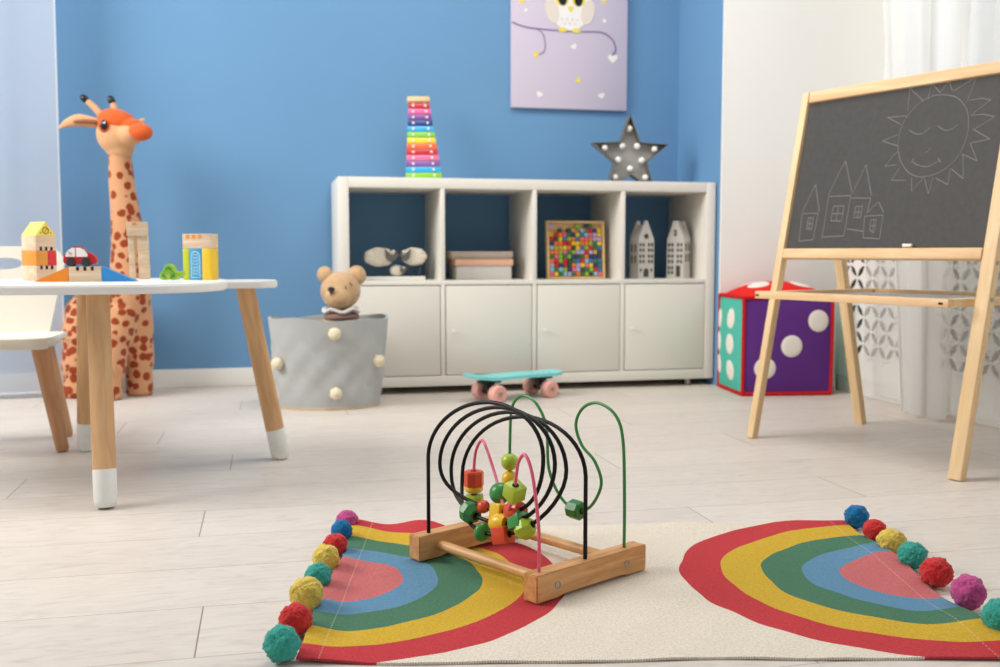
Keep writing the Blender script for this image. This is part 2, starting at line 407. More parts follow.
# ------------------------------------------------------------------ lantern houses
CER = mat('matte grey-white ceramic', (206, 203, 197), .6, .3)
SLOT = mat('lantern opening painted shade', (86, 78, 70), .9, .1)  # dark colour paints the unlit inside onto window and doorway slabs
def lantern(name, label, x, w, d, h, eave, kind, rz):
    h_ = thing(name, label, 'lantern', (x, 3.85, SMID), rz, 'ceramic canal houses')
    q = B()
    if kind == 0:   # stepped gable
        P = [(-w/2, .004), (w/2, .004), (w/2, eave)]
        n = 5
        for k in range(n):
            xx = w/2*(1-(k+1)/n*.86); zz = eave+(h-eave)*(k+1)/n
            P += [(xx+w*.03, zz-(h-eave)/n*.18), (xx, zz-(h-eave)/n*.18)] if k < n-1 else [(w*.10, h-.004), (w*.07, h)]
        P += [(-a, c) for a, c in reversed(P[2:])]
    else:
        P = [(-w/2, .004), (w/2, .004), (w/2, eave), (w*.18, h-.012), (w*.16, h), (-w*.16, h), (-w*.18, h-.012), (-w/2, eave)]
    q.prism(P, 0, .010, Matrix.Translation((0, -d/2+.010, 0)) @ RX)
    q.prism(P, 0, .010, Matrix.Translation((0, d/2, 0)) @ RX)
    q.box(-w/2, w/2, -d/2+.002, d/2-.002, .004, eave)
    ridge = h-.016
    q.prism([(-w/2, eave-.002), (w/2, eave-.002), (.004, ridge), (-.004, ridge)], 0, d-.01, Matrix.Translation((0, d/2-.005, 0)) @ RX)
    q.box(-w/2-.002, w/2+.002, -d/2-.002, d/2+.002, 0, .005, .001)
    for zz in (.058, .104): q.box(-w/2-.0015, w/2+.0015, -d/2-.0015, d/2+.0015, zz-.0015, zz)
    q.build('house_body', CER, h_)
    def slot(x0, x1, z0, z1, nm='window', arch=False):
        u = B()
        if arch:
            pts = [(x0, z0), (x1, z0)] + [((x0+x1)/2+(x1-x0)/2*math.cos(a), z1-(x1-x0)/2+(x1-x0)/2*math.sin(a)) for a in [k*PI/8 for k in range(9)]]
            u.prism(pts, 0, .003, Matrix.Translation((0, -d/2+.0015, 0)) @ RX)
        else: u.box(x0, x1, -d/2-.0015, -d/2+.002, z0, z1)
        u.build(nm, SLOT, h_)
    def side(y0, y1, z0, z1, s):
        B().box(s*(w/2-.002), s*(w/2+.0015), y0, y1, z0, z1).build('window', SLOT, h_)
    if kind == 0:
        for zz in (.062, .083, .107, .128):
            for xx in (-.026, -.012, .012, .026): slot(xx-.0042, xx+.0042, zz, zz+.013)
        slot(-.011, .011, .008, .042, 'doorway', True); slot(-.027, -.020, .028, .041); slot(.020, .027, .028, .041)
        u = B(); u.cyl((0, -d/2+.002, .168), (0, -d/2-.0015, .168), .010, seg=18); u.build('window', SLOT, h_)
        for zz in (.062, .107):
            for yy in (-.014, .014): side(yy-.005, yy+.005, zz, zz+.03, -1)
    else:
        for zz in (.062, .083, .107, .128):
            for xx in (-.026, -.012, .012, .026): slot(xx-.0042, xx+.0042, zz, zz+.013)
        slot(.004, .022, .008, .052, 'doorway')
        for zz in (.018, .036):
            for xx in (-.026, -.012): slot(xx-.0042, xx+.0042, zz, zz+.013)
        slot(-.005, .005, .170, .181); slot(-.005, .005, .184, .194)
        for zz in (.068, .112):
            for yy in (-.014, .014): side(yy-.005, yy+.005, zz, zz+.03, 1)
lantern('lantern_house', 'grey-white ceramic house with stepped gable and arched doorway in right shelf cell', 1.462, .070, .075, .230, .155, 0, math.radians(8))
lantern('lantern_house', 'grey-white ceramic house with flat-topped gable, right of its stepped twin', 1.621, .072, .075, .230, .155, 1, math.radians(-45))

# ------------------------------------------------------------------ owl picture
pc = thing('canvas_picture', 'lilac canvas with a white owl on a branch, hung on the blue wall', 'picture', (1.2375, 4.128, 1.118))
LILAC = mat('lilac canvas', (204, 194, 210), .8, .15, bump=.08, bscale=600)
B().box(-.249, .249, -.022, 0, 0, .70, .002).build('canvas', LILAC, pc)
def flat(name, m, polys, y=-.0225, th=.0008):
    q = B()
    for P in polys: q.prism([(x, z) for x, z in P], -y, -y+th, Matrix.Rotation(PI/2, 4, 'X'))
    return q.build(name, m, pc)
def ell(cx, cz, rx, rz, n=28, rot=0): return [(cx+rx*math.cos(a)*math.cos(rot)-rz*math.sin(a)*math.sin(rot), cz+rx*math.cos(a)*math.sin(rot)+rz*math.sin(a)*math.cos(rot)) for a in [2*PI*k/n for k in range(n)]]
def heart(cx, cz, s, rot=0):
    P = []
    for k in range(24):
        a = 2*PI*k/24; x = 16*math.sin(a)**3; z = 13*math.cos(a)-5*math.cos(2*a)-2*math.cos(3*a)-math.cos(4*a)
        x, z = x*s/17, z*s/17; P.append((cx+x*math.cos(rot)-z*math.sin(rot), cz+x*math.sin(rot)+z*math.cos(rot)))
    return P[::-1]
pf = lambda n, c: mat(n, c, .8, .15)
OWLW = pf('owl white', (236, 234, 230)); OWLY = pf('print yellow', (238, 216, 84)); OWLB = pf('owl cream', (226, 214, 202)); BRANCH = pf('print purple', (150, 128, 172)); OWLK = pf('print black', (40, 38, 42)); OWLP = pf('print pink', (226, 196, 196))
# branch: thin flattened tubes on the canvas
def strip(pts, w, y=-.0232):
    P = [Vector((x, 0, z)) for x, z in pts]; P = smooth_path(P, 8); q = B()
    for a, c in zip(P, P[1:]):
        d = (c-a).normalized(); nn = Vector((-d.z, 0, d.x))*w/2
        q.prism([(v.x, v.z) for v in (a-nn, c-nn+d*w*.15, c+nn+d*w*.15, a+nn)], -y, -y+.0007, RX)
    return q
strip([(-.248, .341), (-.215, .329), (-.17, .321), (-.115, .318), (-.03, .315), (.06, .316), (.12, .318), (.155, .310), (.185, .285), (.197, .255), (.192, .236), (.182, .226)], .006).build('branch_print', BRANCH, pc)
strip([(-.15, .320), (-.125, .308), (-.112, .285), (-.107, .255), (-.112, .230), (-.13, .216)], .004, -.0231).build('branch_print', BRANCH, pc)
flat('owl_print', OWLW, [ell(-.002, .43, .092, .112)], -.0225)
flat('owl_wing_print', OWLB, [ell(-.079, .395, .028, .052, rot=.25)], -.0234); flat('owl_wing_print', OWLB, [ell(.075, .395, .028, .052, rot=-.25)], -.0234)
flat('owl_eye_print', OWLY, [ell(-.036, .450, .030, .034)], -.0235); flat('owl_eye_print', OWLY, [ell(.034, .450, .030, .034)], -.0235)
flat('owl_pupil_print', OWLK, [ell(-.034, .443, .018, .026)], -.0243); flat('owl_pupil_print', OWLK, [ell(.034, .443, .018, .026)], -.0243)
flat('owl_beak_print', OWLY, [[(-.014, .412), (.000, .391), (.014, .412), (.005, .416), (-.005, .416)]], -.0243)
flat('owl_feet_print', OWLY, [ell(-.034, .319, .018, .009), ell(.025, .318, .018, .009)], -.0246)
flat('owl_breast_print', OWLP, [heart(-.036+.022*k, .362, .005) for k in range(4)]+[heart(-.025+.022*k, .345, .005) for k in range(3)], -.0243)
flat('heart_print', OWLW, [heart(.185, .213, .022)]); flat('heart_print', OWLW, [heart(.016, .254, .014, .5)])
flat('heart_print', OWLW, [heart(-.130, .055, .015, -.3)]); flat('heart_print', OWLW, [heart(.137, .058, .015, .3)])
flat('heart_print', OWLY, [heart(-.146, .215, .014, .3)]); flat('heart_print', OWLY, [heart(.036, .118, .013, .8)])
flat('dot_print', OWLW, [ell(-.189, .391, .007, .007)]); flat('dot_print', OWLW, [ell(.147, .365, .008, .008)])
flat('dot_print', OWLY, [ell(-.205, .425, .009, .009)]); flat('dot_print', OWLY, [ell(.145, .442, .008, .008)])

# ------------------------------------------------------------------ basket and bear
FELT = mat('grey felt', (180, 182, 181), .95, .05, noise=.04, nscale=14, bump=.25, bscale=60)
POMC = mat('cream pompom yarn', (232, 220, 190), .95, .05, bump=.6, bscale=300)
bk = thing('fabric_basket', 'grey oval fabric basket with cream pompoms in front of the shelf', 'basket', (.205, 3.520, 0))
tb = bmesh.new(); seg = 96; rings = []
prof = []
for k in range(26): prof.append((k/25, 0))
for k in range(24): prof.append((1-k/25, 1))
nz = lambda a, z, s: math.sin(a*3+z*9+s)*.5+math.sin(a*7-z*17+s*2)*.3+math.sin(a*11+z*31+s)*.2
for f, inner in prof:
    ring = []
    zz = .004+f*.300 if not inner else .010+f*.294
    for k in range(seg):
        a = 2*PI*k/seg
        rx = .168+(.203-.168)*f**.8; ry = .120+.022*f
        w = nz(a*1.6, f, 1.3)*.0070*math.sin(PI*min(1, f*1.1))
        o_ = -.008 if inner else 0
        top = (.004*math.sin(a*2+.6)+.003*math.sin(a*5)) * f**3
        ring.append(tb.verts.new(((rx+w+o_)*math.cos(a), (ry+w+o_)*math.sin(a), zz+top)))
    rings.append(ring)
for a, c in zip(rings, rings[1:]):
    for k in range(seg): tb.faces.new((a[k], a[(k+1) % seg], c[(k+1) % seg], c[k]))
tb.faces.new(rings[0][::-1]); tb.faces.new(rings[-1])
bmesh.ops.recalc_face_normals(tb, faces=tb.faces)
q = B(); q._add(tb); q.build('basket_body', FELT, bk)
q = B(); q.lathe([(.160, 0), (.170, 0), (.1705, .006), (.168, .008), (.160, .004)], 96, sx=1, sy=.716); q.build('bottom_trim', mat('tan piping', (196, 176, 140), .8), bk)
def pompom_mesh(r, sub=4, seed=0, amp=.10):
    rg = random.Random(seed); tb = bmesh.new(); bmesh.ops.create_icosphere(tb, subdivisions=sub, radius=r)
    sq = (1+rg.uniform(-.06, .06), 1+rg.uniform(-.06, .06), 1+rg.uniform(-.05, .05))
    ph = [rg.uniform(0, 6) for _ in range(3)]; off = Vector((seed*3.1, seed*1.7, 5))
    for v in tb.verts:
        d = v.co.normalized(); lump = math.sin(d.x*5+ph[0])*math.sin(d.y*5+ph[1])*math.sin(d.z*5+ph[2])*.09
        tuft = noise.noise(d*5+off)*.07+noise.noise(d*13+off)*.035+noise.noise(d*26+off)*.04
        v.co = Vector((v.co.x*sq[0], v.co.y*sq[1], v.co.z*sq[2]))*(1+lump+tuft+rg.uniform(-amp, amp)*.8)
    me = bpy.data.meshes.new('pompom'); tb.to_mesh(me); tb.free(); return me
def on_basket(px_a, z):
    f = (z-.004)/.3; rx = .168+(.035)*f**.8; ry = .120+.022*f
    return (rx*math.cos(px_a), ry*math.sin(px_a), z)
for i, (a, z) in enumerate([(-PI/2+.05, .258), (-PI+.44, .155), (-.60, .158), (-PI/2+.07, .058)]):
    c = Vector(on_basket(a, z)); c.x *= 1.03; c.y -= .008
    link('pompom', pompom_mesh(.021, 3, 40+i, .06), POMC, bk, c, sharp=180)

FUR = mat('tan plush fur', (206, 170, 128), .95, .05, noise=.07, nscale=60, bump=.9, bscale=220, sheen=.4)
br = thing('teddy_bear', 'tan plush bear with closed eyes peeking out of the grey basket', 'plush toy', (.246, 3.52, .02))
q = B(); q.ball((0, 0, .375), (.068, .062, .066), 4); q.ball((-.012, -.045, .352), (.045, .036, .038), 3)
q.ball((0, .01, .20), (.075, .070, .125), 3); q.ball((-.07, -.02, .15), (.032, .032, .09), 3); q.ball((.07, -.02, .15), (.032, .032, .09), 3)
q.ball((-.05, -.05, .05), (.04, .05, .04), 3); q.ball((.05, -.05, .05), (.04, .05, .04), 3)
me = fuse(q, .0055, 5)
rg = random.Random(3)
for v in me.vertices: v.co += v.normal*rg.uniform(-.0008, .0012)
bear = link('bear_body', me, FUR, br, sharp=180)
for (ex, ez, rx_) in ((-.052, .430, .029), (.056, .426, .035)):
    q = B(); q.ball((ex, .005, ez), (rx_*.95, .016, rx_), 3); q.ball((ex*.93, -.010, ez-.004), (rx_*.62, .008, rx_*.66), 3)
    e_ = link('ear', fuse(q, .003, 4), FUR, br, sharp=180)
BROWNBLACK = mat('dark stitched thread', (46, 34, 28), .6)
q = B(); q.ball((-.036, -.078, .382), (.0125, .006, .009), 3); q.ball((-.036, -.079, .374), (.006, .005, .008), 2); q.build('nose', BROWNBLACK, br)
q = B(); q.tube([(-.036, -.080, .372), (-.038, -.081, .360)], .0014, 6); q.build('mouth', BROWNBLACK, br)
for (x0, z0, x1, z1) in ((.012, .392, .020, .379), (.028, .405, .036, .393)):
    q = B(); q.tube([(x0, -.0625+.35*abs(x0)*.6, z0), (((x0+x1)/2)-.003, -.064+.35*abs(x0)*.6, (z0+z1)/2), (x1, -.0605+.4*abs(x1)*.6, z1)], .0016, 6); q.build('eye', BROWNBLACK, br)
q = B()
for k in range(30):
    a = 2*PI*k/30; q.ball((.056*math.cos(a)+.002, .052*math.sin(a)-.004, .308+.006*math.sin(a*5)), (.012, .012, .0065), 2)
link('collar', fuse(q, .004, 2), mat('white frill', (232, 230, 224), .9), br, sharp=180)
q = B(); q.ball((.002, 0, .286), (.062, .060, .022), 3); q.build('shirt', mat('mauve plush shirt', (150, 118, 108), .9), br)

# ------------------------------------------------------------------ giraffe
def spots(name, base, spot, scale, thr):
    m = bpy.data.materials.new(name); m.use_nodes = True; nt = m.node_tree; N = nt.nodes; L = nt.links; p = N['Principled BSDF']
    tc = N.new('ShaderNodeTexCoord'); ns = N.new('ShaderNodeTexNoise'); ns.inputs['Scale'].default_value = scale*1.3
    L.new(tc.outputs['Object'], ns.inputs['Vector'])
    vm = N.new('ShaderNodeVectorMath'); vm.operation = 'MULTIPLY_ADD'; L.new(ns.outputs['Color'], vm.inputs[0]); vm.inputs[1].default_value = (.014,)*3; L.new(tc.outputs['Object'], vm.inputs[2])
    v = N.new('ShaderNodeTexVoronoi'); v.inputs['Scale'].default_value = scale; v.inputs['Randomness'].default_value = .72; L.new(vm.outputs[0], v.inputs['Vector'])
    cr = N.new('ShaderNodeValToRGB'); cr.color_ramp.elements[0].position = thr; cr.color_ramp.elements[0].color = lin(spot)
    cr.color_ramp.elements[1].position = thr+.03; cr.color_ramp.elements[1].color = lin(base)
    L.new(v.outputs['Distance'], cr.inputs['Fac']); L.new(cr.outputs['Color'], p.inputs['Base Color'])
    p.inputs['Roughness'].default_value = .9; p.inputs['Specular IOR Level'].default_value = .1; p.inputs['Sheen Weight'].default_value = .2
    return m
TAN = (205, 152, 112)
GSPOT = spots('spotted giraffe plush', TAN, (146, 62, 34), 29, .43)
GTAN = mat('tan giraffe plush', (214, 164, 122), .9, .1, sheen=.2)
GOR = mat('orange giraffe plush', (214, 96, 44), .9, .1, sheen=.2)
gi = thing('plush_giraffe', 'tall spotted plush giraffe standing behind the small table by the curtain', 'plush toy', (-.54, 3.90, 0))
def G(x, y, z): return (x+.54, y-3.90, z)
q = B()
q.tube(smooth_path([G(-.500, 3.86, .885), G(-.497, 3.865, .78), G(-.488, 3.87, .66), G(-.482, 3.88, .54), G(-.480, 3.89, .44)], 6), [.040+.0325*(k/24)**1.5 for k in range(25)], 24)
q.ball(G(-.490, 3.90, .37), (.080, .085, .115), 4)
q.ball(G(-.56, 3.955, .31), (.13, .10, .105), 4, Euler((0, 0, math.radians(-36))))
q.ball(G(-.645, 3.99, .29), (.085, .085, .09), 4)
q.tube(smooth_path([G(-.470, 3.915, .33), G(-.466, 3.93, .2), G(-.464, 3.935, .035)], 6), [.060]*5+[.056]*5+[.048]*3, 24)
q.tube(smooth_path([G(-.512, 3.87, .32), G(-.545, 3.845, .18), G(-.560, 3.835, .035)], 6), [.066]*5+[.058]*5+[.048]*3, 24)
q.tube(smooth_path([G(-.67, 4.02, .30), G(-.695, 4.04, .18), G(-.705, 4.05, .035)], 6), [.07]*5+[.055]*5+[.045]*3, 24)
q.tube(smooth_path([G(-.65, 3.96, .28), G(-.672, 3.935, .16), G(-.680, 3.925, .035)], 6), [.07]*5+[.055]*5+[.045]*3, 24)
for x, y in ((-.464, 3.935), (-.560, 3.835), (-.705, 4.05), (-.680, 3.925)):
    q.lathe([(0, 0), (.044, 0), (.049, .006), (.049, .04), (0, .04)], 24, Matrix.Translation(G(x, y, 0)))
me = fuse(q, .007, 5)
zmin = min(v.co.z for v in me.vertices)
for v in me.vertices: v.co.z -= zmin*max(0, 1-v.co.z/.1)
link('body', me, GSPOT, gi, sharp=180)
q = B(); q.ball(G(-.506, 3.85, .942), (.070, .056, .074), 4); q.ball(G(-.460, 3.82, .938), (.045, .042, .040), 4, Euler((0, .1, 0))); q.ball(G(-.498, 3.855, .890), (.048, .044, .040), 3)
link('head', fuse(q, .005, 5), GTAN, gi, sharp=180)
q = B(); q.ball(G(-.502, 3.850, .983), (.069, .0575, .046), 4, Euler((0, math.radians(16), 0))); q.ball(G(-.455, 3.83, .962), (.045, .042, .034), 4); link('forehead_patch', fuse(q, .004, 4), GOR, gi, sharp=180)
q = B(); q.ball(G(-.420, 3.790, .945), (.043, .036, .031), 4, Euler((0, math.radians(5), math.radians(-25))))
q.build('nose', GOR, gi, sharp=180)
q = B(); q.ball(G(-.541, 3.803, .966), (.021, .012, .026), 3); ep = q.build('eye_patch', GOR, gi)
q = B(); q.ball(G(-.541, 3.794, .966), (.0135, .008, .018), 3); q.build('eye', BLACK, ep)
q = B(); q.ball(G(-.538, 3.787, .973), (.004, .003, .004), 2); q.build('eye_glint', mat('eye glint', (240, 240, 240), .2), ep)
for s, pts, rr in ((0, [(-.552, 3.85, .978), (-.585, 3.845, .980), (-.63, 3.84, .985), (-.668, 3.835, .973), (-.694, 3.83, .955)], [.010, .019, .022, .014, .003]), (1, [(-.455, 3.90, .962), (-.435, 3.91, .99), (-.418, 3.915, 1.006)], [.013, .013, .004])):
    P = smooth_path([G(*p) for p in pts], 6); R = []
    for k in range(len(P)):
        f = k/(len(P)-1)*(len(rr)-1); i = min(int(f), len(rr)-2); R.append(rr[i]+(rr[i+1]-rr[i])*(f-i))
    q = B(); q.tube(P, R, 14); me = bpy.data.meshes.new('ear'); q.bm.to_mesh(me); q.bm.free()
    cy_ = sum((p.y for p in P))/len(P)
    for v in me.vertices: v.co.y = cy_+(v.co.y-cy_)*.55
    ear = link('ear', me, GTAN, gi, sharp=180)
    if s == 0:
        q = B(); q.tube(smooth_path([G(-.565, 3.826, .978), G(-.60, 3.824, .981), G(-.645, 3.822, .977)], 5), [.002]+[.007]*9+[.002], 8); q.build('ear_fold', mat('brown ear inside', (150, 96, 66), .9), ear)
for pts in ([(-.542, 3.86, .985), (-.575, 3.862, 1.028), (-.604, 3.864, 1.056)], [(-.505, 3.88, .985), (-.515, 3.885, 1.03), (-.523, 3.888, 1.054)]):
    P = smooth_path([G(*p) for p in pts], 6); q = B(); q.tube(P, [.014-.004*k/12 for k in range(13)], 14); h_ = q.build('horn', GTAN, gi, sharp=180)
    d = (P[-1]-P[-3]).normalized(); e = P[-1]
    q = B(); q.ball(e+d*.010, (.0125, .0125, .019), 3, d.to_track_quat('Z', 'Y').to_euler()); q.build('horn_tip', BLACK, h_)

# ------------------------------------------------------------------ curtains
def curtain_mat(name, col, transp, pattern=False):
    m = bpy.data.materials.new(name); m.use_nodes = True; nt = m.node_tree; N = nt.nodes; L = nt.links
    N.remove(N['Principled BSDF'])
    d = N.new('ShaderNodeBsdfDiffuse'); d.inputs['Color'].default_value = lin(col)
    tl = N.new('ShaderNodeBsdfTranslucent'); tl.inputs['Color'].default_value = lin(col)
    tp = N.new('ShaderNodeBsdfTransparent')
    m1 = N.new('ShaderNodeMixShader'); m1.inputs[0].default_value = .55; L.new(d.outputs[0], m1.inputs[1]); L.new(tl.outputs[0], m1.inputs[2])
    m2 = N.new('ShaderNodeMixShader'); m2.inputs[0].default_value = transp; L.new(m1.outputs[0], m2.inputs[1]); L.new(tp.outputs[0], m2.inputs[2])
    L.new(m2.outputs[0], N['Material Output'].inputs[0]); return m
def curtain(name, label, m, path, z0, z1, hem=None, flare=0):
    """path(u) -> (x, y) for u in 0..1"""
    tb = bmesh.new(); nu, nz_ = 260, 24; rows = []
    for j in range(nz_+1):
        z = z0+(z1-z0)*j/nz_; row = []
        for i in range(nu+1):
            x, y = path(i/nu, (z-z0)/(z1-z0)); row.append(tb.verts.new((x, y, z)))
        rows.append(row)
    for j in range(nz_):
        for i in range(nu): tb.faces.new((rows[j][i], rows[j][i+1], rows[j+1][i+1], rows[j+1][i]))
    q = B(); q._add(tb); o = q.build(name, m, None, sharp=180)
    return tag(o, label, 'curtain', 'sheer curtains')
SHEER_L = curtain_mat('blue-white sheer', (226, 230, 236), .22)
SHEER_R = curtain_mat('white sheer', (242, 241, 238), .16)
def pathL(u, h):
    x = -.717 + .010*h - u*1.35
    amp = .006+.035*min(1, max(0, (u-.15)*3))
    return x, 3.93+amp*math.sin(u*26+.6)-.012*math.sin(u*61)*u
o = curtain('curtain', 'sheer white curtain hanging at the left against the blue wall', SHEER_L, pathL, .012, 2.5)
q = B(); P = [(pathL(0, k/20)[0]-.002, pathL(0, k/20)[1], .012+(2.488)*k/20) for k in range(21)]; q.tube(P, .0025, 6); q.build('hem', curtain_mat('sheer hem', (240, 240, 240), .02), o)
q = B(); P = [(pathL(u/80, 0)[0], pathL(u/80, 0)[1], .020) for u in range(81)]; q.tube(P, .004, 6); q.build('hem', curtain_mat('bottom sheer hem', (236, 238, 240), .02), o)
SHEER_T = curtain_mat('thin single sheer', (238, 237, 234), .42)
def pathR(u, h):
    y0 = 2.95+.33*h; y = y0 - u*(.22+.30*h)
    amp = .030*(1-.2*h)
    return 2.03+amp*math.sin(u*19+1.0+1.2*h)+.008*math.sin(u*37+2*h)-.02*(1-h)**2*u, y+.010*math.sin(u*30+h)
def pathR2(u, h):
    y = 2.68+.11*(1-h) - u*.95
    amp = .010+.012*max(0, (u-.45))
    return 2.075+amp*math.sin(u*24+2)+.004*math.sin(u*60)-.02*(1-h)**2, y
o = curtain('curtain', 'gathered sheer white curtain falling in folds over the radiator behind the easel', SHEER_R, pathR, .012, 2.5)
o = curtain('curtain', 'flatter sheer white curtain right of the gathered folds, behind the easel leg', SHEER_T, pathR2, .03, 2.5)
def pathR3(u, h): return 2.075+.004*math.sin(u*9), 3.24-u*.28
o = curtain('curtain', 'thin sheer lace strip over the patterned panel, left of the gathered curtain folds', curtain_mat('thin sheer', (238, 237, 233), .45), pathR3, .03, .60)

# ------------------------------------------------------------------ radiator cover
def lattice_mat():
    m = bpy.data.materials.new('petal cut-out panel'); m.use_nodes = True; nt = m.node_tree; N = nt.nodes; L = nt.links; p = N['Principled BSDF']
    p.inputs['Base Color'].default_value = lin((236, 234, 228)); p.inputs['Roughness'].default_value = .5
    tc = N.new('ShaderNodeTexCoord'); sep = N.new('ShaderNodeSeparateXYZ'); L.new(tc.outputs['Object'], sep.inputs[0])
    def mth(op, a, b=None):
        n = N.new('ShaderNodeMath'); n.operation = op
        for i, v in enumerate((a, b)):
            if v is None: continue
            if isinstance(v, (int, float)): n.inputs[i].default_value = v
            else: L.new(v, n.inputs[i])
        return n.outputs[0]
    per = .068
    a = mth('DIVIDE', mth('ADD', sep.outputs['Y'], sep.outputs['Z']), per*1.414); c = mth('DIVIDE', mth('SUBTRACT', sep.outputs['Y'], sep.outputs['Z']), per*1.414)
    fa, fc = mth('FRACT', a), mth('FRACT', c); tot = None
    for ox in (0, 1):
        for oy in (0, 1):
            dx, dy = mth('SUBTRACT', fa, ox), mth('SUBTRACT', fc, oy)
            d = mth('SQRT', mth('ADD', mth('MULTIPLY', dx, dx), mth('MULTIPLY', dy, dy)))
            k = mth('LESS_THAN', d, .655); tot = k if tot is None else mth('ADD', tot, k)
    hole = mth('GREATER_THAN', tot, 1.5)
    def rng_(o, lo, hi): return mth('MULTIPLY', mth('GREATER_THAN', o, lo), mth('LESS_THAN', o, hi))
    win_ = mth('MULTIPLY', rng_(sep.outputs['Z'], .135, .56), mth('MAXIMUM', rng_(sep.outputs['Y'], 2.98, 3.44), rng_(sep.outputs['Y'], 2.20, 2.88)))
    f = mth('MULTIPLY', hole, win_)
    tp = N.new('ShaderNodeBsdfTransparent'); mx = N.new('ShaderNodeMixShader'); L.new(f, mx.inputs[0]); L.new(p.outputs[0], mx.inputs[1]); L.new(tp.outputs[0], mx.inputs[2])
    L.new(mx.outputs[0], N['Material Output'].inputs[0]); return m
rc = thing('radiator_cover', 'white radiator cover with petal cut-outs under the window behind the curtains', 'radiator cover', (0, 0, 0))
B().box(2.120, 2.124, 1.2, 3.50, .06, .60).build('lattice_panel', lattice_mat(), rc)
b = B(); b.box(2.124, 2.14, 1.2, 3.50, .0, .06, .002); b.box(2.10, XW-.005, 1.19, 3.51, .60, .625, .004); b.box(2.124, XW-.01, 3.485, 3.50, 0, .60, .002); b.build('cover_frame', WHITE_SATIN, rc)
B().box(2.19, 2.27, 1.3, 3.40, .10, .56, .01).build('radiator', mat('radiator with painted shade', (120, 116, 110), .6), rc)  # grey has the shade behind the cut-outs put into the colour

# ------------------------------------------------------------------ plush die
di = thing('plush_die', 'large soft dice in purple, turquoise and red beside the white shelf', 'toy', (1.69, 3.405, 0), math.radians(-7))
w, d, h = .335, .275, .352
def pillow(name, m, O, U, V, N_, bulge, par, n=14):
    O, U, V, N_ = Vector(O), Vector(U), Vector(V), Vector(N_); tb = bmesh.new(); g = []
    for j in range(n+1):
        r = []
        for i in range(n+1):
            u, v = i/n, j/n
            r.append(tb.verts.new(O+U*u+V*v+N_*(bulge*(16*u*(1-u)*v*(1-v))**.6)))
        g.append(r)
    for j in range(n):
        for i in range(n): tb.faces.new((g[j][i], g[j][i+1], g[j+1][i+1], g[j+1][i]))
    q = B(); q._add(tb); return q.build(name, m, par, sharp=180)
def P_at(O, U, V, N_, bulge, u, v, off=0.0): return Vector(O)+Vector(U)*u+Vector(V)*v+Vector(N_)*(bulge*(16*u*(1-u)*v*(1-v))**.6+off)
DOT = mat('white felt dots', (232, 226, 216), .9, .1)
def face(nm, m, O, U, V, N_, bulge, dots, r):
    o = pillow(nm, m, O, U, V, N_, bulge, di)
    lu, lv = Vector(U).length, Vector(V).length
    for (u, v) in dots:
        tb = bmesh.new(); ring0 = []; cen = tb.verts.new(P_at(O, U, V, N_, bulge, u, v, .0035)); prev = None
        for k in range(1, 5):
            ring = []
            for s in range(28):
                a = 2*PI*s/28; uu = min(.995, max(.005, u+r*k/4*math.cos(a)/lu)); vv = min(.995, max(.005, v+r*k/4*math.sin(a)/lv))
                ring.append(tb.verts.new(P_at(O, U, V, N_, bulge, uu, vv, .0035 if k < 4 else .0002)))
            for s in range(28):
                s2 = (s+1) % 28
                if prev is None: tb.faces.new((cen, ring[s], ring[s2]))
                else: tb.faces.new((prev[s], ring[s], ring[s2], prev[s2]))
            prev = ring
        q = B(); q._add(tb); q.build('dot', DOT, o, sharp=180)
fab = lambda n, c: mat(n, c, .9, .1, bump=.12, bscale=40)
face('purple_side', fab('purple fabric', (96, 52, 128)), (0, 0, .008), (w, 0, 0), (0, 0, h), (0, -1, 0), .018, [(.235, .27), (.525, .50), (.83, .76)], .040)
face('turquoise_side', fab('turquoise fabric', (86, 186, 168)), (0, d, .008), (0, -d, 0), (0, 0, h), (-1, 0, 0), .018, [(.62, .22), (.62, .50), (.62, .77), (.09, .25), (.09, .5), (.09, .75)], .038)
face('red_top', fab('red fabric', (222, 44, 40)), (0, 0, h+.008), (w, 0, 0), (0, d, 0), (0, 0, 1), .058, [(.26, .35), (.74, .35), (.26, .75), (.74, .75)], .040)
face('right_side', fab('turquoise fabric right', (86, 186, 168)), (w, 0, .008), (0, d, 0), (0, 0, h), (1, 0, 0), .015, [(.5, .5)], .04)
face('back_side', fab('red fabric back', (206, 36, 36)), (w, d, .008), (-w, 0, 0), (0, 0, h), (0, 1, 0), .012, [(.3, .5), (.7, .5)], .04)
face('bottom_side', fab('purple fabric base', (86, 44, 116)), (0, d, .008), (w, 0, 0), (0, -d, 0), (0, 0, -1), .001, [], .04)
REDPIPE = mat('red piping', (190, 34, 36), .8, .1)
cr_ = [(0, 0), (w, 0), (w, d), (0, d)]
q = B()
for z in (.008, h+.008):
    for i in range(4): q.tube([(*cr_[i], z), (*cr_[(i+1) % 4], z)], .0075, 8)
for x, y in cr_: q.tube([(x, y, .008), (x, y, h+.008)], .0075, 8)
for z in (.008, h+.008):
    for x, y in cr_: q.ball((x, y, z), .0078, 2)
q.build('piping', REDPIPE, di)

# ------------------------------------------------------------------ easel
ez = thing('chalkboard_easel', 'pine easel with a framed chalkboard and low tray at the right', 'easel', (1.334, 2.623, 0), math.atan2(-.9438, .3304)+0)
